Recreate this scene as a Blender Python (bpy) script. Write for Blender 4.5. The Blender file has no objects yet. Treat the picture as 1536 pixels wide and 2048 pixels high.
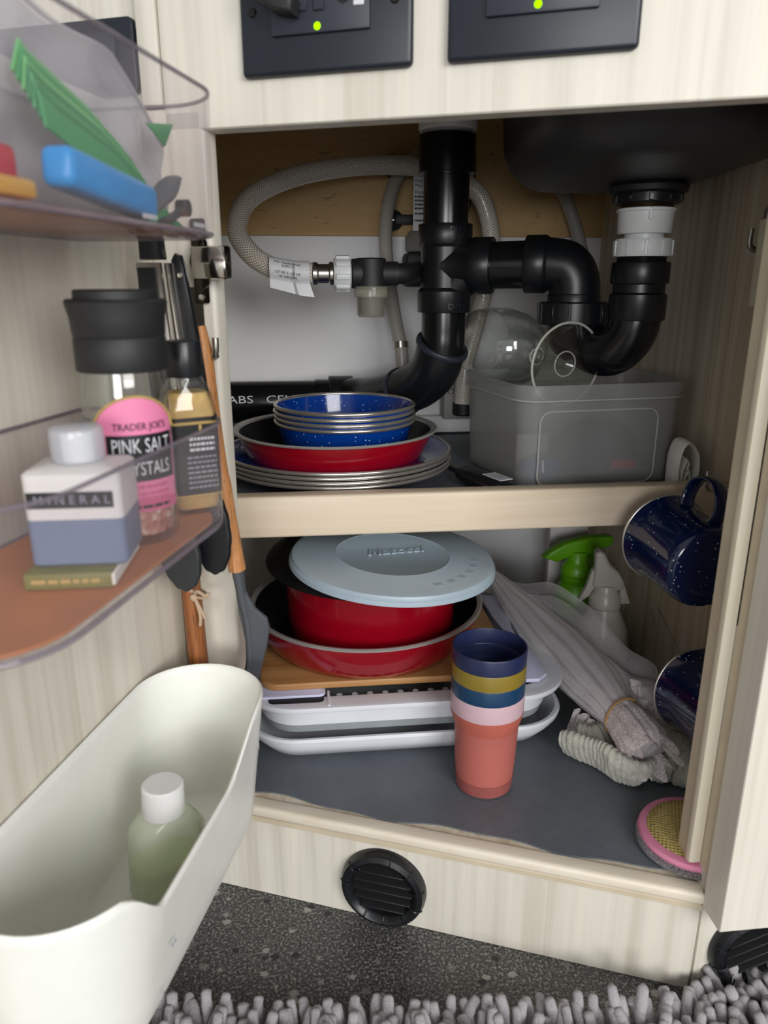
import bpy, bmesh, math, random
from mathutils import Vector, Matrix, noise
random.seed(7)
sc = bpy.context.scene
COL = sc.collection
V3 = Vector
pi = math.pi
R = math.radians

# ------------------------------------------------------------------ camera, world, light, exposure
cam_d = bpy.data.cameras.new('camera')
cam = bpy.data.objects.new('camera', cam_d); COL.objects.link(cam)
cam.location = (0, 0, 0.575)
cam.rotation_euler = (R(90 - 17.2), 0, R(-6.0))
cam_d.sensor_fit = 'VERTICAL'; cam_d.sensor_height = 36.0; cam_d.sensor_width = 27.0
cam_d.lens = 36.0 * 1480.0 / 2048.0
cam_d.clip_start = 0.02; cam_d.clip_end = 60
cam_d.dof.use_dof = True; cam_d.dof.focus_distance = 0.80; cam_d.dof.aperture_fstop = 8.5
sc.camera = cam

world = bpy.data.worlds.new('world'); sc.world = world; world.use_nodes = True
bg = world.node_tree.nodes['Background']
bg.inputs['Color'].default_value = (0.96, 0.98, 1.0, 1); bg.inputs['Strength'].default_value = 0.42

def area(name, loc, target, sx, sy, power, col):
    l = bpy.data.lights.new(name, 'AREA'); l.shape = 'RECTANGLE'; l.size = sx; l.size_y = sy
    l.energy = power; l.color = col
    o = bpy.data.objects.new(name, l); COL.objects.link(o); o.location = loc
    o.rotation_euler = (V3(target) - V3(loc)).to_track_quat('-Z', 'Y').to_euler()
    return o
# doorway daylight behind the photographer, plus a fill added to lift the back panel
area('doorway_daylight', (0.85, -1.55, 1.10), (0.05, 0.75, 0.42), 1.1, 1.0, 35.0, (1.0, 0.985, 0.965))
area('back_panel_fill', (-0.35, -1.9, 0.72), (0.1, 0.9, 0.45), 0.8, 0.6, 19.0, (0.97, 0.98, 1.0))
sc.view_settings.view_transform = 'Standard'; sc.view_settings.look = 'None'
sc.view_settings.gamma = 1.0; sc.view_settings.use_curve_mapping = False
sc.view_settings.exposure = 0.06
sc.cycles.transparent_max_bounces = 24
sc.cycles.max_bounces = 10

# ------------------------------------------------------------------ frames of the slanted front and of the open door
A = R(21.5)
F = V3((math.cos(A), -math.sin(A), 0)); N = V3((math.sin(A), math.cos(A), 0))
YW = R(6.0)
P0 = V3((math.sin(YW), math.cos(YW), 0)) * .53 + V3((math.cos(YW), -math.sin(YW), 0)) * .045
def fr(u, off, z): return P0 + F * u + N * off + V3((0, 0, z))
MFRONT = Matrix(((F.x, N.x, 0, P0.x), (F.y, N.y, 0, P0.y), (0, 0, 1, 0), (0, 0, 0, 1)))   # local (u, off, z)
B = R(16.5)
D = V3((math.sin(B), math.cos(B), 0)); DN = V3((math.cos(B), -math.sin(B), 0))
HP = V3((-0.11015, 0.60524, 0))
MDOOR = Matrix(((-D.x, DN.x, 0, HP.x), (-D.y, DN.y, 0, HP.y), (0, 0, 1, 0), (0, 0, 0, 1)))  # local (d, off, z)
def dp(d, off, z): return HP - D * d + DN * off + V3((0, 0, z))

# ------------------------------------------------------------------ materials
def hx(h):
    h = h.lstrip('#'); out = []
    for i in (0, 2, 4):
        v = int(h[i:i + 2], 16) / 255
        out.append(v / 12.92 if v <= .04045 else ((v + .055) / 1.055) ** 2.4)
    return (*out, 1)
class NT:
    def __init__(s, name):
        s.m = bpy.data.materials.new(name); s.m.use_nodes = True
        s.t = s.m.node_tree; s.t.nodes.clear()
        s.out = s.t.nodes.new('ShaderNodeOutputMaterial')
    def n(s, ty, **kw):
        nd = s.t.nodes.new(ty)
        for k, v in kw.items():
            if k.startswith('_'): setattr(nd, k[1:], v)
            else: nd.inputs[k.replace('__', ' ')].default_value = v
        return nd
    def l(s, a, b): s.t.links.new(a, b)
    def coords(s, scale=(1, 1, 1), rot=(0, 0, 0)):
        tc = s.n('ShaderNodeTexCoord'); mp = s.n('ShaderNodeMapping')
        mp.inputs['Scale'].default_value = scale; mp.inputs['Rotation'].default_value = rot
        s.l(tc.outputs['Object'], mp.inputs['Vector']); return mp.outputs['Vector']
    def noise(s, vec, scale, detail=4, rough=.55, dist=0):
        nd = s.n('ShaderNodeTexNoise', Scale=scale, Detail=detail, Roughness=rough, Distortion=dist)
        s.l(vec, nd.inputs['Vector']); return nd.outputs['Fac']
    def ramp(s, fac, stops):
        r = s.n('ShaderNodeValToRGB'); e = r.color_ramp.elements
        while len(e) < len(stops): e.new(.5)
        for el, (p, c) in zip(e, stops): el.position = p; el.color = c
        s.l(fac, r.inputs['Fac']); return r.outputs['Color']
    def mixc(s, fac, a, b, mode='MIX'):
        m = s.n('ShaderNodeMix', _data_type='RGBA', _blend_type=mode)
        for sock, v in ((m.inputs[0], fac), (m.inputs[6], a), (m.inputs[7], b)):
            if hasattr(v, 'is_output'): s.l(v, sock)
            else: sock.default_value = v
        return m.outputs[2]
    def bump(s, h, strength=.3, dist=.001):
        b = s.n('ShaderNodeBump', Strength=strength, Distance=dist); s.l(h, b.inputs['Height']); return b.outputs['Normal']
    def bsdf(s, col, rough=.5, metal=0, normal=None, **kw):
        p = s.n('ShaderNodeBsdfPrincipled', Metallic=metal)
        if hasattr(col, 'is_output'): s.l(col, p.inputs['Base Color'])
        else: p.inputs['Base Color'].default_value = col
        if hasattr(rough, 'is_output'): s.l(rough, p.inputs['Roughness'])
        else: p.inputs['Roughness'].default_value = rough
        if normal: s.l(normal, p.inputs['Normal'])
        for k, v in kw.items(): p.inputs[k.replace('__', ' ')].default_value = v
        return p.outputs[0]
    def done(s, sh): s.l(sh, s.out.inputs['Surface']); return s.m

def plain(name, col, rough=.5, metal=0, var=.08, vscale=40, bump=0, bscale=300, **kw):
    t = NT(name); v = t.coords()
    c = hx(col) if isinstance(col, str) else col
    f = t.noise(v, vscale, 3)
    lo = tuple(x * (1 - var) for x in c[:3]) + (1,); hi = tuple(min(1, x * (1 + var)) for x in c[:3]) + (1,)
    colr = t.ramp(f, [(.3, lo), (.7, hi)])
    nm = t.bump(t.noise(v, bscale, 2), bump, .0005) if bump else None
    return t.done(t.bsdf(colr, rough, metal, nm, **kw))

def laminate(name, base='#dcd7cb', dark='#cec7b8', rough=.42):
    t = NT(name)
    v = t.coords((60, 60, 1.6)); f = t.noise(v, 1.0, 6, .6, .4)
    v2 = t.coords((220, 220, 3.5)); f2 = t.noise(v2, 1.0, 4, .6)
    v3 = t.coords((9, 9, 2.5)); f3 = t.noise(v3, 1.0, 3, .5)
    c = t.ramp(f, [(.34, hx(dark)), (.5, hx(base)), (.72, hx('#e6e0d1'))])
    c = t.mixc(t.ramp(f2, [(.46, (0, 0, 0, 1)), (.8, (.38, .38, .38, 1))]), c, hx(dark))
    c = t.mixc(t.ramp(f3, [(.42, (0, 0, 0, 1)), (.75, (.16, .16, .16, 1))]), c, hx('#cbbfa6'))
    return t.done(t.bsdf(c, rough, 0, t.bump(f2, .12, .0004)))
def wood(name, c1, c2, axis='x', scale=1.0, rough=.5, pores=False):
    t = NT(name)
    s = {'x': (3, 90, 90), 'y': (90, 3, 90), 'z': (90, 90, 3)}[axis]
    v = t.coords(tuple(k * scale for k in s)); f = t.noise(v, 1, 6, .6, .8)
    c = t.ramp(f, [(.32, hx(c2)), (.62, hx(c1))])
    s2 = {'x': (40, 700, 700), 'y': (700, 40, 700), 'z': (700, 700, 40)}[axis]
    f2 = t.noise(t.coords(s2), 1, 2)
    if pores:
        dk = tuple(x * .45 for x in hx(c2)[:3]) + (1,)
        c = t.mixc(t.ramp(f2, [(.58, (0, 0, 0, 1)), (.7, (.8, .8, .8, 1))]), c, dk)
    return t.done(t.bsdf(c, rough, 0, t.bump(f2, .15, .0003)))
def enamel(name, col, dots=.55, rough=.12):
    t = NT(name); v = t.coords()
    vo = t.n('ShaderNodeTexVoronoi', Scale=270.0); t.l(v, vo.inputs['Vector'])
    d = t.ramp(vo.outputs['Distance'], [(.13, (1, 1, 1, 1)), (.19, (0, 0, 0, 1))])
    sep = t.n('ShaderNodeSeparateColor'); t.l(vo.outputs['Color'], sep.inputs[0])
    k = t.ramp(sep.outputs[0], [(dots, (0, 0, 0, 1)), (dots + .02, (1, 1, 1, 1))])
    fac = t.n('ShaderNodeMath', _operation='MULTIPLY'); t.l(d, fac.inputs[0]); t.l(k, fac.inputs[1])
    c = t.mixc(fac.outputs[0], hx(col), hx('#dfe6ee'))
    return t.done(t.bsdf(c, rough, 0, None, Coat__Weight=.4))
def clear(name, col='#e9ebee', fac=.22, rough=.06, tint=(1, 1, 1, 1), edge=.75):
    """thin clear or cloudy plastic: mostly see-through, more reflective at grazing angles"""
    t = NT(name)
    tr = t.n('ShaderNodeBsdfTransparent'); tr.inputs['Color'].default_value = tint
    pb = t.bsdf(hx(col), rough)
    lw = t.n('ShaderNodeLayerWeight', Blend=.28)
    mr = t.n('ShaderNodeMapRange'); mr.inputs['To Min'].default_value = fac; mr.inputs['To Max'].default_value = edge
    t.l(lw.outputs['Facing'], mr.inputs['Value'])
    pw = t.n('ShaderNodeMath', _operation='POWER'); pw.inputs[1].default_value = 2.2
    t.l(lw.outputs['Facing'], pw.inputs[0]); t.l(pw.outputs[0], mr.inputs['Value'])
    mx = t.n('ShaderNodeMixShader'); t.l(mr.outputs[0], mx.inputs[0]); t.l(tr.outputs[0], mx.inputs[1]); t.l(pb, mx.inputs[2])
    return t.done(mx.outputs[0])
def glassy(name, tint=(.97, .98, .97, 1), base=.07):
    t = NT(name)
    tr = t.n('ShaderNodeBsdfTransparent'); tr.inputs['Color'].default_value = tint
    gl = t.n('ShaderNodeBsdfGlossy', Roughness=.02)
    lw = t.n('ShaderNodeLayerWeight', Blend=.5); pw = t.n('ShaderNodeMath', _operation='POWER'); pw.inputs[1].default_value = 3.5
    t.l(lw.outputs['Facing'], pw.inputs[0]); fz = t.n('ShaderNodeMath', _operation='MULTIPLY_ADD'); fz.inputs[1].default_value = .8; fz.inputs[2].default_value = base
    t.l(pw.outputs[0], fz.inputs[0])
    mx = t.n('ShaderNodeMixShader'); t.l(fz.outputs[0], mx.inputs[0]); t.l(tr.outputs[0], mx.inputs[1]); t.l(gl.outputs[0], mx.inputs[2])
    return t.done(mx.outputs[0])
def cloth_sheer(name, col, dens=.5, scale=900, lace=False):
    t = NT(name); v = t.coords()
    tr = t.n('ShaderNodeBsdfTransparent')
    c = t.bsdf(hx(col), .85)
    tl = t.n('ShaderNodeBsdfTranslucent'); tl.inputs['Color'].default_value = hx(col)
    m0 = t.n('ShaderNodeMixShader'); m0.inputs[0].default_value = .3; t.l(c, m0.inputs[1]); t.l(tl.outputs[0], m0.inputs[2])
    if lace:
        vo = t.n('ShaderNodeTexVoronoi', Scale=scale, _feature='DISTANCE_TO_EDGE'); t.l(v, vo.inputs['Vector'])
        f = t.ramp(vo.outputs['Distance'], [(.10, (1, 1, 1, 1)), (.26, (dens, dens, dens, 1))])
    else:
        f = t.ramp(t.noise(v, scale, 2), [(.4, (dens - .12,) * 3 + (1,)), (.6, (dens + .12,) * 3 + (1,))])
    mx = t.n('ShaderNodeMixShader'); t.l(f, mx.inputs[0]); t.l(tr.outputs[0], mx.inputs[1]); t.l(m0.outputs[0], mx.inputs[2])
    return t.done(mx.outputs[0])

M = {}
M['lam'] = laminate('pale_laminate')
M['lam_in'] = laminate('inner_laminate', '#d3c6ae', '#bba98b', .5)
M['lam_edge'] = plain('edge_band', '#cdbfa6', .45, var=.06, vscale=30)
M['mould'] = laminate('moulding_laminate', '#e2d7bd', '#cdbe9c', .38)
M['maple'] = wood('maple', '#e0d0b9', '#d2bfa4', 'x', .55, .42)
M['ply'] = NT('tan_plywood')
t = M['ply']; v = t.coords((1, 1, 1)); f = t.noise(t.coords((2.5, 2.5, 30)), 1, 4); g = t.noise(t.coords((45, 45, 120)), 1, 2, .5, 1.5)
c = t.ramp(f, [(.3, hx('#bd9863')), (.7, hx('#cfae7b'))]); c = t.mixc(t.ramp(g, [(.66, (0, 0, 0, 1)), (.72, (.5, .5, .5, 1))]), c, hx('#5a4526'))
M['ply'] = t.done(t.bsdf(c, .6))
M['whitepanel'] = plain('white_panel', '#f1f1f1', .5, var=.03, vscale=6)
M['vinyl'] = NT('grey_vinyl')
t = M['vinyl']; v = t.coords()
w = t.n('ShaderNodeTexWave', Scale=150.0, _wave_type='BANDS', _bands_direction='X'); t.l(v, w.inputs['Vector'])
w2 = t.n('ShaderNodeTexWave', Scale=150.0, _wave_type='BANDS', _bands_direction='Y'); t.l(v, w2.inputs['Vector'])
mm = t.n('ShaderNodeMath', _operation='ADD'); t.l(w.outputs['Fac'], mm.inputs[0]); t.l(w2.outputs['Fac'], mm.inputs[1])
c = t.ramp(t.noise(v, 14, 4), [(.3, hx('#595f66')), (.7, hx('#666c73'))])
M['vinyl'] = t.done(t.bsdf(c, .42, 0, t.bump(mm.outputs[0], .35, .0004)))
M['stone'] = NT('dark_speckled_stone')
t = M['stone']; v = t.coords()
c = t.ramp(t.noise(v, 420, 3, .7), [(.40, hx('#303030')), (.54, hx('#51504f')), (.64, hx('#9a9793'))])
vo = t.n('ShaderNodeTexVoronoi', Scale=80.0, Randomness=1.0); t.l(t.coords((1, 1.2, 1)), vo.inputs['Vector'])
sep = t.n('ShaderNodeSeparateColor'); t.l(vo.outputs['Color'], sep.inputs[0])
wob = t.n('ShaderNodeMath', _operation='MULTIPLY_ADD'); t.l(t.noise(v, 330, 2), wob.inputs[0]); wob.inputs[1].default_value = .32; t.l(vo.outputs['Distance'], wob.inputs[2])
k1 = t.ramp(wob.outputs[0], [(.44, (1, 1, 1, 1)), (.50, (0, 0, 0, 1))]); k2 = t.ramp(sep.outputs[0], [(.70, (0, 0, 0, 1)), (.76, (1, 1, 1, 1))])
ml = t.n('ShaderNodeMath', _operation='MULTIPLY'); t.l(k1, ml.inputs[0]); t.l(k2, ml.inputs[1])
c = t.mixc(ml.outputs[0], c, hx('#95918c'))
k3 = t.ramp(sep.outputs[1], [(.86, (0, 0, 0, 1)), (.88, (1, 1, 1, 1))]); ml2 = t.n('ShaderNodeMath', _operation='MULTIPLY'); t.l(k1, ml2.inputs[0]); t.l(k3, ml2.inputs[1])
c = t.mixc(ml2.outputs[0], c, hx('#232426'))
M['stone'] = t.done(t.bsdf(c, .45))
M['black'] = plain('black_plastic', '#17191c', .32, var=.1)
M['blackm'] = plain('black_matt_plastic', '#1c1d1f', .55, bump=.1)
M['plate_black'] = plain('dark_wall_plate', '#1d222b', .38, var=.06)
M['device'] = plain('dark_receptacle', '#2b2f3a', .42)
M['slot'] = plain('receptacle_slot', '#0a0b0d', .6)
M['abs'] = plain('black_drain_plastic', '#0e1013', .22, var=.1, vscale=25)
M['absm'] = plain('black_drain_fitting', '#131518', .34, var=.1, vscale=25)
M['whiteplastic'] = plain('white_plastic', '#e8e8e8', .35, var=.02)
M['whitenut'] = plain('white_nylon_nut', '#dcdcda', .4, var=.03, Subsurface__Weight=.1)
M['bin_white'] = plain('ivory_plastic', '#ecede6', .36, var=.02)
M['rackwhite'] = plain('rack_white', '#dde0e6', .38, var=.02)
M['lavender'] = plain('lavender_white_plastic', '#c9cbe6', .4, var=.02)
M['rackgrey'] = plain('rack_grey_rubber', '#969c9f', .55)
M['steel'] = plain('brushed_steel', '#b5b1aa', .28, 1.0, var=.1)
M['chrome'] = plain('chrome', '#c8c5bd', .12, 1.0, var=.03)
M['dkchrome'] = plain('dark_nickel', '#4c4842', .22, 1.0)
M['rim'] = plain('steel_rim', '#cdc8c0', .24, .85, var=.05)
M['panrim'] = plain('bare_metal_rim', '#b7b3ae', .4, .5)
M['sill'] = wood('sill_wood', '#e3dac8', '#d6cbb5', 'x', .4, .4)
M['enblue'] = enamel('speckled_cobalt_enamel', '#07378a', .72)
M['ennavy'] = enamel('speckled_navy_enamel', '#0a1a40', .72)
M['red'] = plain('red_enamel', '#8e0519', .2, var=.05, Coat__Weight=.3)
M['nonstick'] = plain('black_nonstick', '#101114', .38)
M['bamboo'] = wood('bamboo', '#b98a58', '#9b6d3f', 'x', .8, .4)
M['beech'] = wood('beech_wood', '#cf9560', '#b87a45', 'z', .9, .5, True)
M['walnut'] = wood('brown_wood', '#a6683a', '#7d4722', 'z', .9, .5, True)
M['silicone'] = plain('grey_silicone', '#4a4e53', .42)
M['siliconedk'] = plain('charcoal_silicone', '#2b2e30', .5)
M['siliconebk'] = plain('black_silicone', '#0d0f14', .5)
M['liner'] = plain('terracotta_liner', '#bf7743', .55, var=.12, vscale=14)
M['clearbin'] = clear('clear_acrylic', '#bdb6bb', .045, .05, (.975, .965, .97, 1), .5)
M['clearrim'] = clear('clear_acrylic_rim', '#8f8690', .5, .08, (.8, .78, .8, 1), .8)
M['bag'] = clear('cloudy_bag_film', '#bcbcc1', .46, .2, (.93, .93, .95, 1), .7)
M['frost'] = clear('frosted_tub', '#b8b9b7', .30, .35, (.92, .92, .90, 1), .7)
M['glass'] = glassy('clear_glass')
M['frostedge'] = clear('frosted_edge', '#cfcfca', .55, .3, (.95, .95, .93, 1), .85)
M['coraldk'] = plain('dark_coral_plastic', '#96524d', .45)
M['coralor'] = plain('orange_coral_plastic', '#b35f50', .45)
M['glassglint'] = clear('glass_edge_glint', '#e8e6de', .45, .05, (.9, .9, .88, 1), .9)
M['lidblue'] = plain('cloudy_blue_lid', '#a6b3be', .4, var=.03, Subsurface__Weight=.15)
M['coral'] = plain('coral_frosted_plastic', '#bf665c', .45, var=.03, Subsurface__Weight=.2)
M['pinkband'] = plain('pale_pink_frosted_plastic', '#d5acb4', .42, var=.03, Subsurface__Weight=.2)
M['cupnavy'] = plain('navy_plastic', '#222a4c', .35)
M['cupolive'] = plain('olive_plastic', '#857229', .35)
M['cupblue'] = plain('petrol_blue_plastic', '#153a5b', .35)
M['hose'] = NT('braided_hose')
t = M['hose']
def braid(t, colA, colB):
    tc = t.n('ShaderNodeUVMap'); outs = []
    for ang in (45, -45):
        mp = t.n('ShaderNodeMapping'); mp.inputs['Rotation'].default_value = (0, 0, R(ang)); t.l(tc.outputs[0], mp.inputs['Vector'])
        w = t.n('ShaderNodeTexWave', Scale=2.2, _wave_type='BANDS', _bands_direction='X'); t.l(mp.outputs[0], w.inputs['Vector']); outs.append(w.outputs['Fac'])
    mn = t.n('ShaderNodeMath', _operation='MAXIMUM'); t.l(outs[0], mn.inputs[0]); t.l(outs[1], mn.inputs[1])
    c = t.ramp(mn.outputs[0], [(.45, colB), (.85, colA)])
    return t.done(t.bsdf(c, .3, 0, t.bump(mn.outputs[0], .4, .0006), Coat__Weight=.35))
M['hose'] = braid(t, hx('#e6dfd4'), hx('#8a8175'))
M['hosegrey'] = plain('grey_vinyl_hose', '#aaa59d', .35, var=.06)
M['label'] = plain('white_label', '#d9d9dc', .5)
M['ink'] = plain('black_ink', '#141414', .6)
M['inkwhite'] = plain('white_ink', '#d8dadf', .5)
M['inkgrey'] = plain('grey_ink', '#8e93a3', .5)
M['gold'] = plain('gold_ink', '#b79b5e', .4)
M['pink'] = plain('pink_label', '#e07fa6', .5, var=.04)
M['pinkdk'] = plain('rose_label_band', '#c85a80', .5)
M['blacklabel'] = plain('black_label', '#141518', .4)
M['saltpink'] = NT('pink_salt_crystals')
t = M['saltpink']; vo = t.n('ShaderNodeTexVoronoi', Scale=260.0); t.l(t.coords(), vo.inputs['Vector'])
sep = t.n('ShaderNodeSeparateColor'); t.l(vo.outputs['Color'], sep.inputs[0])
M['saltpink'] = t.done(t.bsdf(t.ramp(sep.outputs[0], [(.1, hx('#b3695c')), (.5, hx('#cf9283')), (.9, hx('#e6c3b4'))]), .5, 0, t.bump(vo.outputs['Distance'], .6, .002)))
M['mustard'] = plain('tan_spice_powder', '#bf9d5f', .7, var=.25, vscale=70, bump=.4)
M['bluewater'] = plain('blue_grey_lower_print', '#6f7c95', .4, var=.06, vscale=20)
M['cardwhite'] = plain('white_carton', '#d6d3d2', .45, var=.03)
M['olivebook'] = plain('olive_green_cover', '#77753a', .5, var=.06)
M['paper'] = plain('white_paper', '#e3e1da', .7)
M['green'] = plain('green_film', '#3f9a5e', .35, var=.06)
M['greenshade'] = plain('shaded_green_film', '#2f8550', .35, var=.06)
M['greenlit'] = plain('lit_green_film', '#6ab872', .35, var=.06)
M['skyblue'] = plain('bright_blue_plastic', '#2295dd', .35, var=.08)
M['redplastic'] = plain('red_wrapper', '#c02a34', .35)
M['yellow'] = plain('yellow_wrapper', '#d9a63c', .4)
M['spraygreen'] = plain('lime_green_plastic', '#62a50c', .38, var=.05, Subsurface__Weight=.1)
M['spraywhite'] = clear('milky_plastic', '#bdb8b0', .82, .3, (.9, .9, .88, 1), .95)
M['soap'] = clear('soap_bottle_plastic', '#e2e8d6', .58, .15, (.93, .96, .88, 1), .8)
M['soapliq'] = plain('green_liquid_soap', '#c9dd84', .3, var=.04)
M['net'] = cloth_sheer('white_net', '#f3eef0', .56, 1400)
M['net2'] = cloth_sheer('sheer_white_net', '#f3eff1', .40, 1400)
M['lace'] = cloth_sheer('white_lace', '#efe6e4', .45, 420, True)
M['waffle'] = NT('waffle_cloth')
t = M['waffle']; v = t.coords(); c = t.ramp(t.noise(v, 160, 3), [(.3, hx('#b4b4a6')), (.7, hx('#d3d3c6'))])
M['waffle'] = t.done(t.bsdf(c, .95, 0, t.bump(t.noise(v, 700, 3), .7, .002), Sheen__Weight=.3))
M['spongepink'] = plain('pink_foam', '#dd8aa8', .8, bump=.3)
M['spongeyellow'] = NT('yellow_mesh')
t = M['spongeyellow']; v = t.coords((1, 1, 1), (0, 0, R(25)))
vo = t.n('ShaderNodeTexVoronoi', Scale=330.0, Randomness=.15); t.l(v, vo.inputs['Vector'])
M['spongeyellow'] = t.done(t.bsdf(t.ramp(vo.outputs['Distance'], [(.25, hx('#93803f')), (.6, hx('#cdb974'))]), .7, 0, t.bump(vo.outputs['Distance'], .8, .002)))
t = NT('silver_tinsel'); v = t.coords(); f = t.noise(v, 900, 3, .8)
M['tinsel'] = t.done(t.bsdf(t.ramp(f, [(.4, hx('#6c6a70')), (.65, hx('#e2e0e4'))]), .3, .7, t.bump(f, 1.0, .003)))
t = NT('chenille'); v = t.coords(); f = t.noise(v, 650, 4, .8)
M['chenille'] = t.done(t.bsdf(t.ramp(f, [(.3, hx('#b3abb0')), (.7, hx('#e0dbdf'))]), .95, 0, t.bump(f, 1.0, .003), Sheen__Weight=.5))
M['rugback'] = plain('rug_backing', '#6a6367', .9)
M['twine'] = plain('jute_twine', '#b79f86', .9, bump=.5)
M['band'] = plain('tan_rubber_band', '#b08958', .6)
M['sinkgrey'] = plain('dark_composite', '#2b2a2b', .45, var=.12, vscale=60, bump=.25, bscale=500)
M['brass'] = plain('threaded_brass', '#6a5a47', .4, 1.0)
M['pumpgrey'] = plain('grey_pump_body', '#8b8983', .5)
M['wirered'] = plain('red_wire', '#7a1216', .4)
M['navycloth'] = plain('navy_pouch_fabric', '#1f2b48', .8, bump=.3)
M['greycloth'] = plain('dark_grey_pouch_fabric', '#3a4250', .8, bump=.3)
t = NT('green_indicator'); em = t.n('ShaderNodeEmission', Strength=1.6); em.inputs['Color'].default_value = hx('#a6f000'); M['led'] = t.done(em.outputs[0])

# ------------------------------------------------------------------ geometry helpers: every builder returns (verts, faces) in world space
def I4(): return Matrix.Identity(4)
def T(x, y, z): return Matrix.Translation((x, y, z))
def frame(o, z, xhint=(1, 0, 0)):
    """matrix with origin o and local z along the given direction"""
    z = V3(z).normalized(); x = V3(xhint); x = (x - z * x.dot(z))
    if x.length < 1e-5: x = V3((0, 1, 0)) - z * z.y
    x.normalize(); y = z.cross(x)
    return Matrix(((x.x, y.x, z.x, o[0]), (x.y, y.y, z.y, o[1]), (x.z, y.z, z.z, o[2]), (0, 0, 0, 1)))
def xf(vf, m): return ([m @ V3(v) for v in vf[0]], vf[1]) + tuple(vf[2:])
def cat(*L):
    vs, fs = [], []
    for l in L:
        o = len(vs); vs += list(l[0]); fs += [tuple(i + o for i in f) for f in l[1]]
    return vs, fs
def from_bm(bm):
    bm.verts.index_update(); r = ([v.co.copy() for v in bm.verts], [tuple(v.index for v in f.verts) for f in bm.faces]); bm.free(); return r
def box(x0, x1, y0, y1, z0, z1, bev=0, seg=2, m=None):
    bm = bmesh.new(); bmesh.ops.create_cube(bm, size=1)
    for v in bm.verts: v.co = V3(((x0 + x1) / 2 + v.co.x * (x1 - x0), (y0 + y1) / 2 + v.co.y * (y1 - y0), (z0 + z1) / 2 + v.co.z * (z1 - z0)))
    if bev: bmesh.ops.bevel(bm, geom=bm.edges[:], offset=bev, segments=seg, profile=.5, affect='EDGES', clamp_overlap=True)
    r = from_bm(bm); return xf(r, m) if m else r
def prism(poly, z0, z1, m=None, bev=0, seg=2):
    bm = bmesh.new(); vs = [bm.verts.new((p[0], p[1], z0)) for p in poly]; f = bm.faces.new(vs)
    ex = bmesh.ops.extrude_face_region(bm, geom=[f])
    for v in [g for g in ex['geom'] if isinstance(g, bmesh.types.BMVert)]: v.co.z = z1
    bmesh.ops.recalc_face_normals(bm, faces=bm.faces[:])
    if bev:
        es = [e for e in bm.edges if abs(e.verts[0].co.z - e.verts[1].co.z) < 1e-9]
        bmesh.ops.bevel(bm, geom=es, offset=bev, segments=seg, profile=.5, affect='EDGES', clamp_overlap=True)
    r = from_bm(bm); return xf(r, m) if m else r
def lathe(prof, n=48, m=None, closed=False, sx=1, sy=1):
    vs, fs, rows = [], [], []
    for r, z in prof:
        if abs(r) < 1e-7: rows.append([len(vs)]); vs.append(V3((0, 0, z)))
        else:
            rows.append(list(range(len(vs), len(vs) + n)))
            vs += [V3((r * math.cos(2 * pi * i / n) * sx, r * math.sin(2 * pi * i / n) * sy, z)) for i in range(n)]
    prs = list(zip(rows, rows[1:])) + ([(rows[-1], rows[0])] if closed else [])
    for a, b in prs:
        for i in range(n):
            j = (i + 1) % n
            if len(a) == 1 and len(b) == 1: continue
            if len(a) == 1: fs.append((a[0], b[j], b[i]))
            elif len(b) == 1: fs.append((a[i], a[j], b[0]))
            else: fs.append((a[i], a[j], b[j], b[i]))
    r = (vs, fs); return xf(r, m) if m else r
def catmull(pts, k=8):
    P = [V3(p) for p in pts]
    if len(P) < 3 or k <= 1: return P
    out = []
    for i in range(len(P) - 1):
        a, b, c, d = P[max(i - 1, 0)], P[i], P[i + 1], P[min(i + 2, len(P) - 1)]
        for s in range(k):
            t = s / k
            out.append(.5 * ((2 * b) + (c - a) * t + (2 * a - 5 * b + 4 * c - d) * t * t + (3 * b - a - 3 * c + d) * t ** 3))
    return out + [P[-1]]
def frames(P, up=None):
    ts = [((P[min(i + 1, len(P) - 1)] - P[max(i - 1, 0)])).normalized() for i in range(len(P))]
    n = V3(up) if up else (V3((0, 0, 1)) if abs(ts[0].z) < .9 else V3((1, 0, 0)))
    out = []
    for t in ts:
        n = (n - t * n.dot(t)).normalized(); out.append((t, n, t.cross(n)))
    return out
UVK = 3.888
def tube(pts, r, n=14, k=8, caps=True, flat=1.0, up=None):
    """sweep of a circle (or ellipse) along a smooth path; r a number or a function of the 0..1 position"""
    P = catmull(pts, k); fr_ = frames(P, up); vs, fs = [], []
    L = [0]
    for a, b in zip(P, P[1:]): L.append(L[-1] + (b - a).length)
    for i, (p, (t, nn, bb)) in enumerate(zip(P, fr_)):
        rr = r(L[i] / L[-1]) if callable(r) else r
        for j in range(n):
            a = 2 * pi * j / n; vs.append(p + nn * (rr * flat * math.cos(a)) + bb * (rr * math.sin(a)))
    uv = []
    r0 = r(.5) if callable(r) else r
    for i in range(len(P) - 1):
        for j in range(n):
            j2 = (j + 1) % n; fs.append((i * n + j, i * n + j2, (i + 1) * n + j2, (i + 1) * n + j))
            a, b = UVK * j / n, UVK * (j + 1) / n; c, d = L[i] / (2 * pi * r0) * UVK, L[i + 1] / (2 * pi * r0) * UVK
            uv += [(a, c), (b, c), (b, d), (a, d)]
    if caps:
        fs.append(tuple(reversed(range(n)))); fs.append(tuple(range((len(P) - 1) * n, len(P) * n)))
        uv += [(0, 0)] * (2 * n)
    return vs, fs, uv
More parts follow.
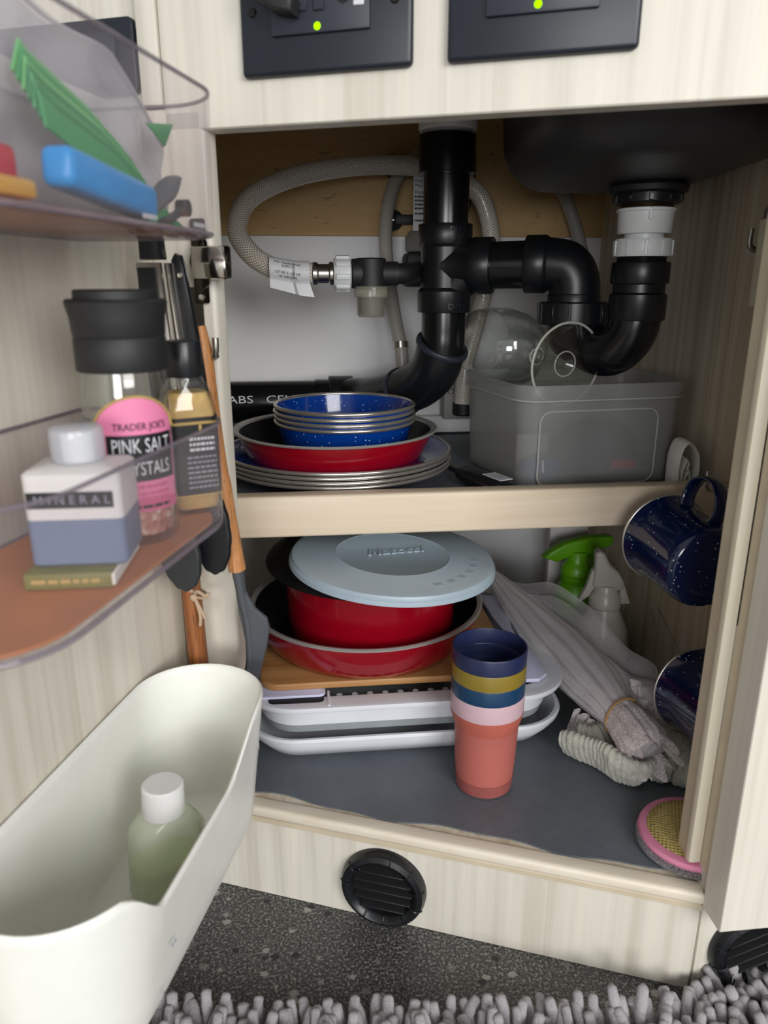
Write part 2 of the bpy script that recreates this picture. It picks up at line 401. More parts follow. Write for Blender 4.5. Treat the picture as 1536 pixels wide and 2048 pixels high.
def loft(rings, cap0=True, cap1=True, closed=False):
    n = len(rings[0]); vs = [V3(p) for r in rings for p in r]; fs = []
    prs = [(i, i + 1) for i in range(len(rings) - 1)] + ([(len(rings) - 1, 0)] if closed else [])
    for a, b in prs:
        for j in range(n):
            k = (j + 1) % n; fs.append((a * n + j, a * n + k, b * n + k, b * n + j))
    if cap0 and not closed: fs.append(tuple(reversed(range(n))))
    if cap1 and not closed: fs.append(tuple(range((len(rings) - 1) * n, len(rings) * n)))
    return vs, fs
def rrect(x0, x1, y0, y1, r, z=0, n=8):
    out = []
    for cx, cy, a0 in ((x1 - r, y1 - r, 0), (x0 + r, y1 - r, 90), (x0 + r, y0 + r, 180), (x1 - r, y0 + r, 270)):
        for i in range(n + 1):
            a = R(a0 + 90 * i / n); out.append(V3((cx + r * math.cos(a), cy + r * math.sin(a), z)))
    return out
def grid(fn, nu, nv, thick=0):
    vs = [V3(fn(i / nu, j / nv)) for i in range(nu + 1) for j in range(nv + 1)]
    fs = [(i * (nv + 1) + j, (i + 1) * (nv + 1) + j, (i + 1) * (nv + 1) + j + 1, i * (nv + 1) + j + 1) for i in range(nu) for j in range(nv)]
    if thick:
        bm = bmesh.new(); bv = [bm.verts.new(v) for v in vs]
        for f in fs: bm.faces.new([bv[i] for i in f])
        bmesh.ops.solidify(bm, geom=bm.faces[:], thickness=thick); return from_bm(bm)
    return vs, fs

# ------------------------------------------------------------------ scene objects
ORG = {}
def tag(o, label=None, cat_=None, group=None, kind=None):
    for k, v in (('label', label), ('category', cat_), ('group', group), ('kind', kind)):
        if v: o[k] = v
    return o
def thing(name, label, cat_, loc, group=None):
    o = bpy.data.objects.new(name, None); COL.objects.link(o); o.location = loc; o.empty_display_size = .02
    ORG[o] = V3(loc); return tag(o, label, cat_, group)
def part(name, vf, mat, parent=None, label=None, sharp=38, kind=None):
    org = ORG.get(parent, V3((0, 0, 0)))
    me = bpy.data.meshes.new(name); me.from_pydata([V3(v) - org for v in vf[0]], [], vf[1]); me.validate()
    if len(vf) > 2 and len(me.loops) == len(vf[2]):
        ul = me.uv_layers.new(name='UVMap')
        for i, q in enumerate(vf[2]): ul.data[i].uv = q
    bm = bmesh.new(); bm.from_mesh(me); bmesh.ops.recalc_face_normals(bm, faces=bm.faces[:]); bm.to_mesh(me); bm.free()
    me.materials.append(mat if not isinstance(mat, str) else M[mat])
    me.shade_smooth()
    if sharp < 180: me.set_sharp_from_angle(angle=R(sharp))
    o = bpy.data.objects.new(name, me); COL.objects.link(o)
    if parent: o.parent = parent; ORG[o] = org
    return tag(o, label, kind=kind)
def solo(name, vf, mat, label, cat_, group=None, kind=None, sharp=38):
    """a thing that is one mesh, its origin at its own base"""
    vs = [V3(v) for v in vf[0]]; lo = V3([min(v[i] for v in vs) for i in range(3)]); hi = V3([max(v[i] for v in vs) for i in range(3)])
    org = V3(((lo.x + hi.x) / 2, (lo.y + hi.y) / 2, lo.z))
    o = part(name, ([v - org for v in vs], vf[1]) + tuple(vf[2:]), mat, None, None, sharp); o.location = org
    return tag(o, label, cat_, group, kind)
def struct(name, vf, mat, sharp=38):
    return tag(part(name, vf, mat, None, None, sharp), kind='structure')
def dup(root, shift, label, name=None):
    r = root.copy(); COL.objects.link(r); r.location = V3(root.location) + V3(shift); r['label'] = label
    for ch in list(root.children):
        c = ch.copy(); COL.objects.link(c); c.parent = r
        for g in list(ch.children):
            d = g.copy(); COL.objects.link(d); d.parent = c
    return r
def text(s, size, fn, mat, parent, name='lettering', shear=0, xs=1.0, space=1.0, thick=0, align='CENTER', offset=0):
    """flat lettering laid on a surface: fn maps letter coordinates (u right, v up, w out of the surface) to the world"""
    cu = bpy.data.curves.new('t', 'FONT'); cu.body = s; cu.size = size; cu.align_x = align; cu.align_y = 'CENTER'
    cu.shear = shear; cu.space_character = space; cu.resolution_u = 3; cu.extrude = thick; cu.offset = offset
    o = bpy.data.objects.new('t', cu); COL.objects.link(o); bpy.context.view_layer.update()
    me = bpy.data.meshes.new_from_object(o.evaluated_get(bpy.context.evaluated_depsgraph_get()))
    vf = ([fn(v.co.x * xs, v.co.y, v.co.z) for v in me.vertices], [tuple(p.vertices) for p in me.polygons])
    bpy.data.objects.remove(o); bpy.data.curves.remove(cu); bpy.data.meshes.remove(me)
    return part(name, vf, mat, parent)
def dashes(fn, u0, u1, v, h, mat, parent, name='fine_print'):
    """a row of print too small to read: word-long flat strokes on the surface"""
    L_ = []; u = u0
    while u < u1:
        w = random.uniform(.08, .2) * (u1 - u0); e = min(u + w, u1)
        L_.append(([fn(u, v - h / 2, 0), fn(e, v - h / 2, 0), fn(e, v + h / 2, 0), fn(u, v + h / 2, 0)], [(0, 1, 2, 3)])); u = e + .035 * (u1 - u0)
    return part(name, cat(*L_), mat, parent)
def cyl(a, b, r, n=24, r2=None, bev=0, m=None):
    """capped straight cylinder or cone from a to b with softened ends"""
    a, b = V3(a), V3(b); h = (b - a).length; r2 = r if r2 is None else r2
    p = [(0, 0), (r - bev, 0), (r, bev), (r2, h - bev), (r2 - bev, h), (0, h)] if bev else [(0, 0), (r, 0), (r2, h), (0, h)]
    return lathe(p, n, frame(a, b - a))

# ================================================================== the setting: floor of the van
struct('floor', box(-2.2, 2.2, -2.4, 1.3, -.02, .012), 'stone')

WX = .4156          # face of the right-hand panel
# ================================================================== the sink cabinet
cab = thing('sink_cabinet', 'pale wood-grain sink cabinet with its slanted front open, one shelf inside', 'cabinet', tuple(fr(0, .1, .012)))
part('front_panel', box(-.2085, .42, 0, .018, .678, .86, .0012, 1, MFRONT), 'lam', cab)
part('trim_strip', box(-.2255, -.2095, -.001, .018, .695, .86, .0015, 2, MFRONT), 'lam', cab)
part('side_face', box(-.75, -.2262, .006, .02, .012, .86, .001, 1, MFRONT), 'lam', cab)
st = part('left_stile', box(-.2455, -.178, 0, .019, .0965, .6935, .004, 3, MFRONT), 'lam', cab)
part('toe_kick', box(-.235, .2165, 0, .016, .012, .0955, .0008, 1, MFRONT), 'lam', cab)
part('end_toe_kick', box(.3031, .95, .4432, .459, .012, .34, .0008, 1), 'lam', cab)
part('sill_edge', box(-.235, .2185, -.005, .012, .1025, .1140, .004, 4, MFRONT), 'sill', cab)
part('sill_strip', box(-.235, .2175, -.0025, .012, .0960, .1020, .0006, 1, MFRONT), 'lam_edge', cab)
# carcass
def slant_poly(off): return [(-.17, (fr(0, off, 0).y + .17 * math.tan(A) + fr(0, off, 0).x * math.tan(A))), tuple(fr(.2165, off, 0).xy), (.416, .445), (.416, 1.06), (-.17, 1.06)]
part('bottom_panel', prism([(p[0], p[1]) for p in slant_poly(.012)], .090, .1125), 'lam_in', cab)
mat_edge = [tuple(fr(-.17 + .3865 * k / 30, .0150 + .0030 * math.sin(k * .45 + 1) + .0015 * math.sin(k * 1.1), 0).xy) for k in range(31)]
part('floor_mat', prism([(-.168, mat_edge[0][1] + .01)] + mat_edge + [(.414, .450), (.414, 1.058), (-.168, 1.058)], .1126, .1140), 'vinyl', cab, 'grey ribbed vinyl mat')
part('back_panel', box(-.17, .416, 1.06, 1.074, .09, .635), 'whitepanel', cab, 'white back panel')
part('upper_back_panel', box(-.17, .416, 1.058, 1.074, .6355, .86), 'ply', cab, 'tan plywood back panel')
part('back_cleat', box(-.17, .40, 1.042, 1.0598, .3685, .392, .001, 1), 'whitepanel', cab)
part('right_side_panel', box(.416, .43, .455, 1.074, .09, .86), 'lam_in', cab)
part('left_side_panel', box(-.185, -.17, .665, 1.074, .09, .86), 'lam_in', cab)
part('countertop', prism([tuple(fr(-.75, -.02, 0).xy), tuple(fr(.2165, -.02, 0).xy), (.95, .41), (.95, 1.08), (-.75, 1.08)], .862, .892, None, .003), 'lam_edge', cab)
# shelf with its maple lip
sh = part('shelf', box(-.17, .416, .69, 1.058, .352, .3645), 'lam_in', cab)
part('shelf_lip', box(-.168, .4155, .671, .6905, .3435, .3842, .003, 3), 'maple', sh, 'pale maple front lip')
part('shelf_mat', box(-.168, .4152, .691, 1.055, .3646, .3660), 'vinyl', sh, 'grey ribbed vinyl liner')
# end door, folded flat along the end of the cabinet
ed = part('end_door', box(.3005, .95, .415, .4405, .1015, .86, .0008, 1), 'lam', cab)
part('door_rebate', box(.3030, .95, .4407, .4545, .1300, .86, .0006, 1), 'lam_edge', ed)
mp = [(.2925, .4590), (.2935, .4555), (.2965, .4545), (.3022, .4547), (.3040, .4600), (.3025, .4640), (.2945, .4640)]
part('door_moulding', prism(mp, .1312, .86, None, .0004, 1), 'mould', ed)
part('right_stile', box(.2955, .43, .4642, .478, .1145, .86, .0008, 1), 'lam_edge', cab)
# open door on the left
door = part('door', box(0.004, .47, -.019, 0, .092, .69, .0012, 1, MDOOR), 'lam', cab)
# hinges
def hinge(z, name='hinge'):
    h = part(name, box(-.1935, -.1815, -.004, -.0002, z - .030, z + .030, .0018, 2, MFRONT), 'dkchrome', cab, 'dark nickel cup hinge')
    part('hinge_cover', box(-.1878, -.1600, -.016, -.0045, z - .0125, z + .0105, .002, 2, MFRONT), 'chrome', h, 'bright chrome cover')
    arm = [(-.1925, 0), (-.1890, .014), (-.1835, .020), (-.1790, .014), (-.1775, 0), (-.1790, -.016), (-.1840, -.021), (-.1890, -.016)]
    part('hinge_arm', prism([(a, b + z) for a, b in arm], 0, .005, MFRONT @ Matrix(((1, 0, 0, 0), (0, 0, 1, -.0095), (0, 1, 0, 0), (0, 0, 0, 1))), .001), 'dkchrome', h)
    part('screw', lathe([(0, .0016), (.002, .0014), (.0028, 0)], 16, frame(fr(-.1870, -.0040, z - .025), -N)), 'chrome', h)
hinge(.590); hinge(.182, 'hinge')
part('catch_block', box(.392, .4155, .610, .6440, .5545, .6280, .0012, 1), 'mould', cab, 'small pale catch block')
part('block_screw', lathe([(0, .004), (.003, .0035), (.0042, 0)], 16, frame((.4158, .645, .548), (-1, 0, 0))), 'chrome', cab)
# scratches on the right-hand panel are real grooves: thin dark scuffs
for i, (p, q) in enumerate([((WX, .783, .200), (WX, .735, .178)), ((WX, .800, .190), (WX, .783, .176)), ((WX, .735, .178), (WX, .660, .142))]):
    a, b = V3(p), V3(q); w = V3((0, .0006, .0010)) * (1.6 if i == 1 else .8)
    part('scuff', ([a - w, a + w, b + w * .4, b - w * .4], [(0, 1, 2, 3)]), M['inkgrey'] if i == 2 else M['blackm'], cab)

# ================================================================== outlet plates on the front panel
def wall_plate(name, label, u0, u1, z0, z1):
    root = thing(name, label, 'outlet', tuple(fr((u0 + u1) / 2, 0, z0)), 'black outlet plates above the opening')
    part('cover_plate', box(u0, u1, -.0065, -.0002, z0, z1, .0035, 3, MFRONT), 'plate_black', root)
    return root
def screw(root, u, z, off=-.0066):
    s = part('screw', lathe([(0, .0012), (.0022, .001), (.003, 0)], 16, frame(fr(u, off, z), -N)), 'dkchrome', root)
    part('screw_slot', cat(box(u - .0024, u + .0024, off - .0016, off - .0010, z - .0005, z + .0005, 0, 1, MFRONT), box(u - .0005, u + .0005, off - .0016, off - .0010, z - .0024, z + .0024, 0, 1, MFRONT)), 'slot', s)
o1 = wall_plate('outlet_plate', 'black outlet plate with plug, slots and a green light, left of the two lit ones', -.1440, -.0265, .7065, .795)
part('receptacle', box(-.1205, -.0535, -.0095, -.006, .7285, .776, .0012, 2, MFRONT), 'device', o1)
part('plug', cat(prism([(-.128, .764), (-.127, .748), (-.113, .7385), (-.1000, .7365), (-.0985, .7450), (-.106, .752), (-.110, .768)], -.026, -.0096, MFRONT @ Matrix(((1, 0, 0, 0), (0, 0, 1, 0), (0, 1, 0, 0), (0, 0, 0, 1))), .003, 3)), 'blackm', o1, 'black round-shouldered plug')
for u, a, b, mt in ((-.0985, .741, .760, 'black'), (-.0870, .7405, .760, 'black')):
    part('push_button', box(u - .0036, u + .0036, -.0112, -.0094, a, b, .0006, 1, MFRONT), 'device', o1)
part('ground_slot', cat(prism([(-.0705 + .0042 * math.cos(2 * pi * k / 20), .7475 + .0042 * math.sin(2 * pi * k / 20)) for k in range(20)], -.0101, -.0094, MFRONT @ Matrix(((1, 0, 0, 0), (0, 0, 1, 0), (0, 1, 0, 0), (0, 0, 0, 1))))), 'slot', o1)
part('contact_slot', box(-.0640, -.0570, -.0101, -.0094, .7415, .7445, .0003, 1, MFRONT), 'label', o1, 'pale slot')
part('indicator_light', lathe([(0, .0014), (.0016, .0011), (.0024, 0)], 20, frame(fr(-.0885, -.0095, .7322), -N)), 'led', o1, 'glowing green light')
screw(o1, -.1345, .744); screw(o1, -.0378, .744)
o2 = wall_plate('outlet_plate', 'black outlet plate with one green light, at the right above the sink', -.0045, .1100, .7065, .795)
part('receptacle', box(.0195, .0860, -.0095, -.006, .7285, .776, .0012, 2, MFRONT), 'device', o2)
part('indicator_light', lathe([(0, .0014), (.0016, .0011), (.0024, 0)], 20, frame(fr(.0506, -.0095, .7328), -N)), 'led', o2, 'glowing green light')
screw(o2, .005, .744); screw(o2, .1005, .744)
o3 = thing('control_plate', 'black rounded plate on the side face, half hidden behind the cloudy bag', 'outlet', tuple(fr(-.29, 0, .704)))
part('cover_plate', prism([(p.x, p.y) for p in rrect(-.360, -.2275, .704, .7520, .005)], -.001, .0058, MFRONT @ Matrix(((1, 0, 0, 0), (0, 0, 1, 0), (0, 1, 0, 0), (0, 0, 0, 1))), .0015), 'plate_black', o3)
part('receptacle', box(-.340, -.2415, -.0035, -.0008, .711, .7425, .001, 2, MFRONT), 'device', o3)

# ================================================================== round floor-heat vents
def vent(name, label, c, nrm, xdir, rr, tilt):
    root = thing(name, label, 'vent', tuple(c), 'black round air vents in the toe kick')
    m = frame(c, nrm, xdir) @ Matrix.Rotation(tilt, 4, 'Z')
    part('vent_ring', lathe([(rr * .70, -.004), (rr * .70, .004), (rr * .74, .0085), (rr * .84, .0115), (rr * .95, .0095), (rr, .004), (rr, -.0005)], 56, m), 'black', root)
    part('vent_back', lathe([(0, -.0002), (rr * .71, -.0002), (rr * .71, -.003)], 40, m), 'siliconedk', root)
    for k in range(11):
        a = 2 * pi * k / 11 + .2
        p = [(rr * (.71 + .285 * s), .0062 + .0052 * math.sin(pi * min(1, .12 + s * .88))) for s in [i / 6 for i in range(7)]]
        part('grip_rib', tube([m @ V3((q * math.cos(a), q * math.sin(a), h)) for q, h in p], .0008, 6, 2), 'black', root)
    for k in range(5):
        y = rr * (-.48 + .24 * k); w = math.sqrt(max(.0001, (rr * .71) ** 2 - y * y)) * .99
        part('louvre', xf(box(-w, w, -.0008, .0008, -.0045, .0045, .0003, 1), m @ T(0, y, .0045) @ Matrix.Rotation(R(12), 4, 'X')), 'blackm', root)
    part('vane_bar', xf(box(-.0009, .0009, -rr * .62, rr * .62, 0, .003), m @ T(-rr * .42, 0, -.0005)), 'blackm', root)
vent('air_vent', 'round black louvred vent in the middle of the toe kick', fr(-.0465, -.0002, .0525), -N, F, .0395, R(0))
vent('air_vent', 'round black louvred vent at the right corner under the end door', V3((.3535, .4430, .0525)), (0, -1, 0), (1, 0, 0), .0400, R(22))

# ================================================================== sink bowl and plumbing
sink = thing('sink', 'dark composite sink bowl seen from underneath', 'sink', (.295, .66, .66))
def sring(ins, z):
    return [V3((.305, .690, z)) + Matrix.Rotation(R(-7), 3, 'Z') @ V3((p.x, p.y, 0)) for p in rrect(-.114 + ins, .096 - ins, -.175 + ins, .160 - ins, max(.012, .075 - ins), 0, 10)]
rings = [sring(-.012, .862), sring(-.008, .80), sring(-.002, .735)] + [sring(.045 * (1 - math.cos(t)), .706 - .042 * math.sin(t)) for t in [R(a) for a in range(0, 91, 15)]] + [sring(.075, .6636), sring(.088, .6632)]
part('bowl', loft(rings, False, True), 'sinkgrey', sink)
dx, dy = .3260, .7240
part('drain_flange', lathe([(0, .654), (.030, .654), (.0355, .656), (.0365, .6605), (.034, .663), (0, .663)], 40, T(dx, dy, 0)), 'blackm', sink)
fl = part('drain_nut', lathe([(.0225, .6455), (.029, .6455), (.0305, .647), (.0305, .654), (.0225, .654)], 40, T(dx, dy, 0)), 'black', sink)
for k in range(10):
    a = 2 * pi * k / 10; part('nut_rib', xf(box(.029, .0325, -.0022, .0022, .6470, .6535, .0006, 1), T(dx, dy, 0) @ Matrix.Rotation(a, 4, 'Z')), 'black', fl)
thr = [(.0, .628)]
for k in range(10): z = .628 + k * .0018; thr += [(.0238, z), (.0246, z + .0009)]
part('threaded_tailpiece', lathe(thr + [(.0238, .648), (0, .648)], 36, T(dx, dy, 0)), 'brass', sink)

pl = thing('drain_pipe', 'black plastic drain plumbing under the sink, with a white adapter and a bent trap', 'pipe', (.15, .81, .39))
sx, sy = .1546, .838
part('vent_cap', lathe([(0, .7535), (.0285, .7535), (.0305, .7515), (.0305, .7270), (.0290, .7250), (.0250, .7240), (.0250, .7180), (0, .7180)], 40, T(sx, sy, 0)), 'whiteplastic', pl, 'white vent cap')
cap = pl.children[-1] if pl.children else None
part('coupling', lathe([(0, .7215), (.0290, .7215), (.0298, .7205), (.0298, .6850), (.0290, .684), (.0240, .684)], 40, T(sx, sy, 0)), 'abs', pl)
part('stack_pipe', lathe([(0, .69), (.0242, .69), (.0242, .60), (0, .60)], 40, T(sx, sy, 0)), 'abs', pl)
el_c = V3((.2690, .7850, .5935)); bd = (V3((el_c.x, el_c.y, 0)) - V3((sx, sy, 0))).normalized()
# sanitary tee: run, two hubs and a swept branch hub
tee = part('tee_fitting', lathe([(.0243, .6350), (.0285, .6350), (.0292, .6340), (.0292, .6160), (.0280, .6135), (.0262, .6115), (.0258, .5700), (.0275, .5680), (.0292, .5660), (.0292, .5450), (.0285, .5440), (.0243, .5440)], 44, T(sx, sy, 0)), 'absm', pl)
c0 = V3((sx, sy, .5925))
part('branch_hub', lathe([(.0, .0), (.0262, .0), (.0258, .026), (.0282, .030), (.0292, .032), (.0292, .052), (.0286, .053), (.0243, .053)], 44, frame(c0, bd)), 'absm', tee)
part('sweep', tube([(sx, sy, .556), c0 + bd * .012 + V3((0, 0, -.018)), c0 + bd * .030 + V3((0, 0, -.004))], .0225, 20, 8), 'absm', tee)
side = V3((-bd.y, bd.x, 0)) * -1 if V3((-bd.y, bd.x, 0)).y > 0 else V3((-bd.y, bd.x, 0))
for ang, zz in ((-60, .6055), (-60, .5740)):
    d_ = V3((math.cos(R(ang)), math.sin(R(ang)), 0)); part('boss', lathe([(0, .0012), (.0036, .001), (.004, -.001)], 18, frame(c0 * 1 + V3((0, 0, zz - .5925)) + d_ * .0258, d_)), 'absm', tee)
def on_cyl(cx, cy, r, a0):
    def fn(u, v, w, z0): 
        a = a0 + u / r; return V3((cx + math.cos(a) * (r + .0003 + w), cy + math.sin(a) * (r + .0003 + w), z0 + v))
    return fn
oc = on_cyl(sx, sy, .0292, R(-72))
text('1 1/2', .0075, lambda u, v, w: oc(u, v, w, .5600), 'inkgrey' if False else 'black', tee, 'embossed_size', thick=.0004)
text('DWV', .0085, lambda u, v, w: oc(u, v, w, .5505), 'black', tee, 'embossed_mark', thick=.0004)
text('DWV', .0085, lambda u, v, w: oc(u, v, w, .6280), 'black', tee, 'embossed_mark', thick=.0004)
text('1 1/2', .0075, lambda u, v, w: oc(u, v, w, .6205), 'black', tee, 'embossed_size', thick=.0004)
part('branch_pipe', cyl(c0 + bd * .04, el_c - bd * .026, .0242, 36), 'abs', pl)
# branch elbow
e0 = el_c - bd * .030; 
ep = [e0, el_c - bd * .012, el_c + bd * .004 + V3((0, 0, -.004)), el_c + bd * .0125 + V3((0, 0, -.018)), el_c + bd * .0135 + V3((0, 0, -.040))]
ex = part('branch_elbow', tube(ep, .0262, 28, 8), 'absm', pl)
part('elbow_hub', lathe([(.0243, 0), (.0285, 0), (.0292, .001), (.0292, .020), (.0280, .022), (.0262, .024)], 40, frame(e0 - bd * .008, bd)), 'absm', ex)
ub = ep[-1]
part('elbow_collar', lathe([(.0, 0), (.0270, 0), (.0270, .010), (.0262, .012), (0, .012)], 40, T(ub.x, ub.y, ub.z - .001)), 'absm', ex)
nut = part('union_nut', lathe([(.0255, -.0125), (.0335, -.0125), (.0350, -.011), (.0350, .0095), (.0335, .011), (.0255, .011)], 48, T(ub.x, ub.y, ub.z - .008)), 'absm', pl)
for k in range(12):
    a = 2 * pi * k / 12 + .1; part('nut_rib', xf(box(.0340, .0370, -.0014, .0014, -.0105, .0095, .0005, 1), T(ub.x, ub.y, ub.z - .008) @ Matrix.Rotation(a, 4, 'Z')), 'absm', nut)
# trap
tl = V3((dx, dy, 0))
tp = [V3((ub.x, ub.y, ub.z - .014)), V3((ub.x, ub.y, ub.z - .030)), V3((ub.x + .008, ub.y - .010, .5165)), V3(((ub.x + tl.x) / 2 - .001, (ub.y + tl.y) / 2 - .001, .5080)), V3((tl.x - .0125, tl.y + .012, .5115)), V3((tl.x - .003, tl.y + .002, .5280)), V3((tl.x, tl.y, .550))]
part('trap_bend', tube(tp, .0250, 32, 10), 'abs', pl)
part('trap_adapter', lathe([(.0, .540), (.0262, .540), (.0272, .5415), (.0272, .5640), (.0255, .5650), (.0245, .5660), (.0245, .5735), (.0270, .5745), (.0275, .5755), (.0275, .5925), (.0268, .594), (0, .594)], 44, T(dx, dy, 0)), 'absm', pl)
thr = [(0, .592)]
for k in range(5): z = .593 + k * .0014; thr += [(.0225, z), (.0232, z + .0007)]
part('threads', lathe(thr + [(0, .6005)], 36, T(dx, dy, 0)), 'black', pl)
wn = part('white_slip_nut', lathe([(.0, .599), (.0268, .599), (.0275, .600), (.0270, .6125), (.0262, .6150), (.0, .6150)], 44, T(dx, dy, 0)), 'whitenut', pl, 'white nylon nut')
for k in range(10):
    a = 2 * pi * k / 10; part('nut_rib', xf(box(.0262, .0284, -.0014, .0014, .5998, .6135, .0004, 1), T(dx, dy, 0) @ Matrix.Rotation(a, 4, 'Z')), 'whitenut', wn)
part('white_sleeve', lathe([(0, .614), (.0185, .614), (.0185, .6215), (0, .6215)], 36, T(dx, dy, 0)), 'whitenut', pl, 'white nylon sleeve')
wc = part('white_coupling', lathe([(0, .6195), (.0240, .6195), (.0248, .6205), (.0258, .6385), (.0272, .6392), (.0272, .6415), (.0262, .6420), (0, .6420)], 44, T(dx, dy, 0)), 'whitenut', pl, 'white nylon coupling')
part('nut_rib', xf(box(.0245, .0275, -.0016, .0016, .631, .6415, .0005, 1), T(dx, dy, 0) @ Matrix.Rotation(R(-105), 4, 'Z')), 'whitenut', wc)
# lower bend towards the drain line along the back
lb = [V3((sx, sy, .547)), V3((sx, sy, .523)), V3((sx - .001, sy + .001, .502)), V3((sx - .0065, sy + .010, .482)), V3((sx - .018, sy + .030, .463)), V3((sx - .036, sy + .058, .449)), V3((sx - .055, sy + .090, .439)), V3((sx - .076, sy + .122, .431)), V3((sx - .104, sy + .143, .4265))]
part('lower_bend', tube(lb[:4], .0243, 30, 8), 'abs', pl)
def hub_at(i, L_, rr, name, w=.0):
    a, b = lb[i], lb[i + 1]; d_ = (b - a).normalized()
    part(name, lathe([(.0, 0), (rr - .001, 0), (rr, .001), (rr, L_ - .001), (rr - .001, L_), (.0, L_)], 40, frame(a - d_ * w, d_)), 'absm', pl)
part('offset_elbow', tube([lb[2] + V3((0, 0, .006)), lb[3], lb[4], lb[5], lb[6]], .0278, 32, 8), 'absm', pl)
t5 = (lb[5] - lb[4]).normalized(); part('elbow_rim', lathe([(.0255, -.002), (.0292, -.002), (.0298, -.001), (.0298, .003), (.0292, .004), (.0255, .004)], 44, frame(lb[5], t5)), 'device', pl)
part('elbow_rim', lathe([(.0255, -.002), (.0300, -.002), (.0306, -.001), (.0306, .003), (.0300, .004), (.0255, .004)], 44, frame(lb[2] + V3((0, 0, .004)), lb[2] - lb[3])), 'device', pl)
part('drain_line_elbow', tube([lb[5], lb[6], lb[7], lb[8], V3((.030, .985, .4255)), V3((.012, .985, .4255))], .0285, 32, 8), 'abs', pl)
part('drain_line_hub', cyl((.062, .985, .4255), (.030, .985, .4255), .0325, 40, None, .001), 'absm', pl)
part('drain_line', cyl((.055, .985, .4255), (-.168, .985, .4255), .0270, 40), 'abs', pl)
def online(u, v, w):
    ang = v / .0270 + R(14); return V3((u, .985 - math.cos(ang) * (.0273 + w), .4255 + math.sin(ang) * (.0273 + w)))
text('ABS', .0135, lambda u, v, w: online(u - .0835, v, w), 'inkwhite', pl, 'printed_letters', xs=1.45)
text('CELL', .0135, lambda u, v, w: online(u - .0300, v, w), 'inkwhite', pl, 'printed_letters', xs=1.45)
# label on white cap
ocw = on_cyl(sx, sy, .0275, R(-100))
def bars(): 
    L_ = []
    for i, (u, w_) in enumerate([(-.006, .0006), (-.0045, .0012), (-.0025, .0008), (-.0005, .0014), (.0020, .0006), (.0040, .0022)]):
        L_.append(([ocw(u, a, .0002, .7365) for u, a in ((u, -.0045), (u + w_, -.0045), (u + w_, .0045), (u, .0045))], [(0, 1, 2, 3)]))
    return cat(*L_)
part('printed_bars', bars(), 'ink', pl)

# ================================================================== water hoses, strainer and pump
h1 = [(.031, .838, .5845), (.012, .838, .5845), (-.006, .841, .5850), (-.031, .847, .590), (-.056, .861, .606), (-.0705, .886, .633), (-.056, .917, .667), (-.007, .941, .6925), (.058, .957, .7065), (.118, .968, .7105), (.172, .975, .7055), (.215, .978, .686), (.233, .977, .657), (.240, .975, .615), (.238, .980, .585), (.2340, .985, .560), (.225, .983, .522), (.212, .979, .472), (.209, .977, .42)]
hs = thing('braided_hose', 'long clear braided water hose looping left and passing behind the black stack', 'hose', (.03, .84, .57))
part('hose_tube', tube(h1[1:], .0112, 18, 8), 'hose', hs)
part('metal_ferrule', xf(lathe([(.0095, -.001), (.0118, 0), (.0118, .004), (.0100, .006), (.0100, .0165), (.0122, .018), (.0122, .021), (.0095, .022), (0, .022)], 32), frame((.0115, .838, .5845), (1, 0, 0))), 'steel', hs, 'metal ferrule')
def wrap(u, v, w, r=.0118):   # paper tag around the hose, from u=-.026 .. .012 along x
    a = v / r; return V3((u, .8385 + (.0035 if u < -.01 else 0) * 1 - math.cos(a) * (r + w), .5850 + (max(0, -.004 - u)) * .16 + math.sin(a) * (r + w)))
tagp = part('paper_tag', grid(lambda a, b: wrap(-.0345 + a * .042, -.026 + b * .046, .0004) if b > .32 else wrap(-.0345 + a * .042, -.026 + .32 * .046, .0004) + V3((.003 * a * (.32 - b) * 5, -.004 * (.32 - b), -(.32 - b) * (.030 + .016 * a))), 14, 18), 'label', hs, 'white printed tag')
for i, (s, z) in enumerate([('PVC Flexible Braid', .0080), ('SUPPLY', .0045), ('1/2" FIP X 1/2" FIP', -.0020), ('16" LENGTH', -.0058)]):
    text(s, .0036, lambda u, v, w, z=z: wrap(u - .0155, v + z, .0009), 'ink', hs, 'tag_print', xs=1.0)
st_ = thing('water_strainer', 'black inline water strainer with a clear cup and white wing nut', 'filter', (.073, .836, .538))
wnut = part('wing_nut', lathe([(0, 0), (.0145, 0), (.0160, .002), (.0165, .017), (.015, .0185), (0, .0185)], 32, frame((.0335, .838, .5845), (1, 0, 0))), 'whitenut', st_, 'white ribbed nut')
for k in range(8): part('nut_rib', xf(box(.0150, .0188, -.0030, .0030, .002, .0175, .0012, 2), frame((.0335, .838, .5845), (1, 0, 0)) @ Matrix.Rotation(2 * pi * k / 8 + .2, 4, 'Z')), 'whitenut', wnut)
part('strainer_body', lathe([(0, 0), (.0150, 0), (.0155, .002), (.0155, .0135), (.0130, .018), (.0125, .050), (0, .050)], 32, frame((.0530, .838, .5845), (1, 0, 0))), 'blackm', st_)
part('strainer_neck', lathe([(0, .6005), (.0150, .6005), (.0165, .599), (.0165, .5685), (0, .5685)], 36, T(.0735, .836, 0)), 'blackm', st_)
part('clear_collar', lathe([(.0155, .5715), (.0178, .5715), (.0182, .570), (.0182, .5610), (.0170, .5595), (.0150, .5595)], 36, T(.0735, .836, 0)), clear('strainer_collar', '#b9b6a4', .35, .1, (.9, .9, .86, 1)), st_, 'clear ribbed collar')
part('clear_cup', lathe([(.0150, .5610), (.0150, .5420), (.0135, .5395), (0, .5390)], 36, T(.0735, .836, 0)), clear('strainer_cup', '#8d8b7f', .45, .12, (.8, .8, .75, 1)), st_, 'clear cup')
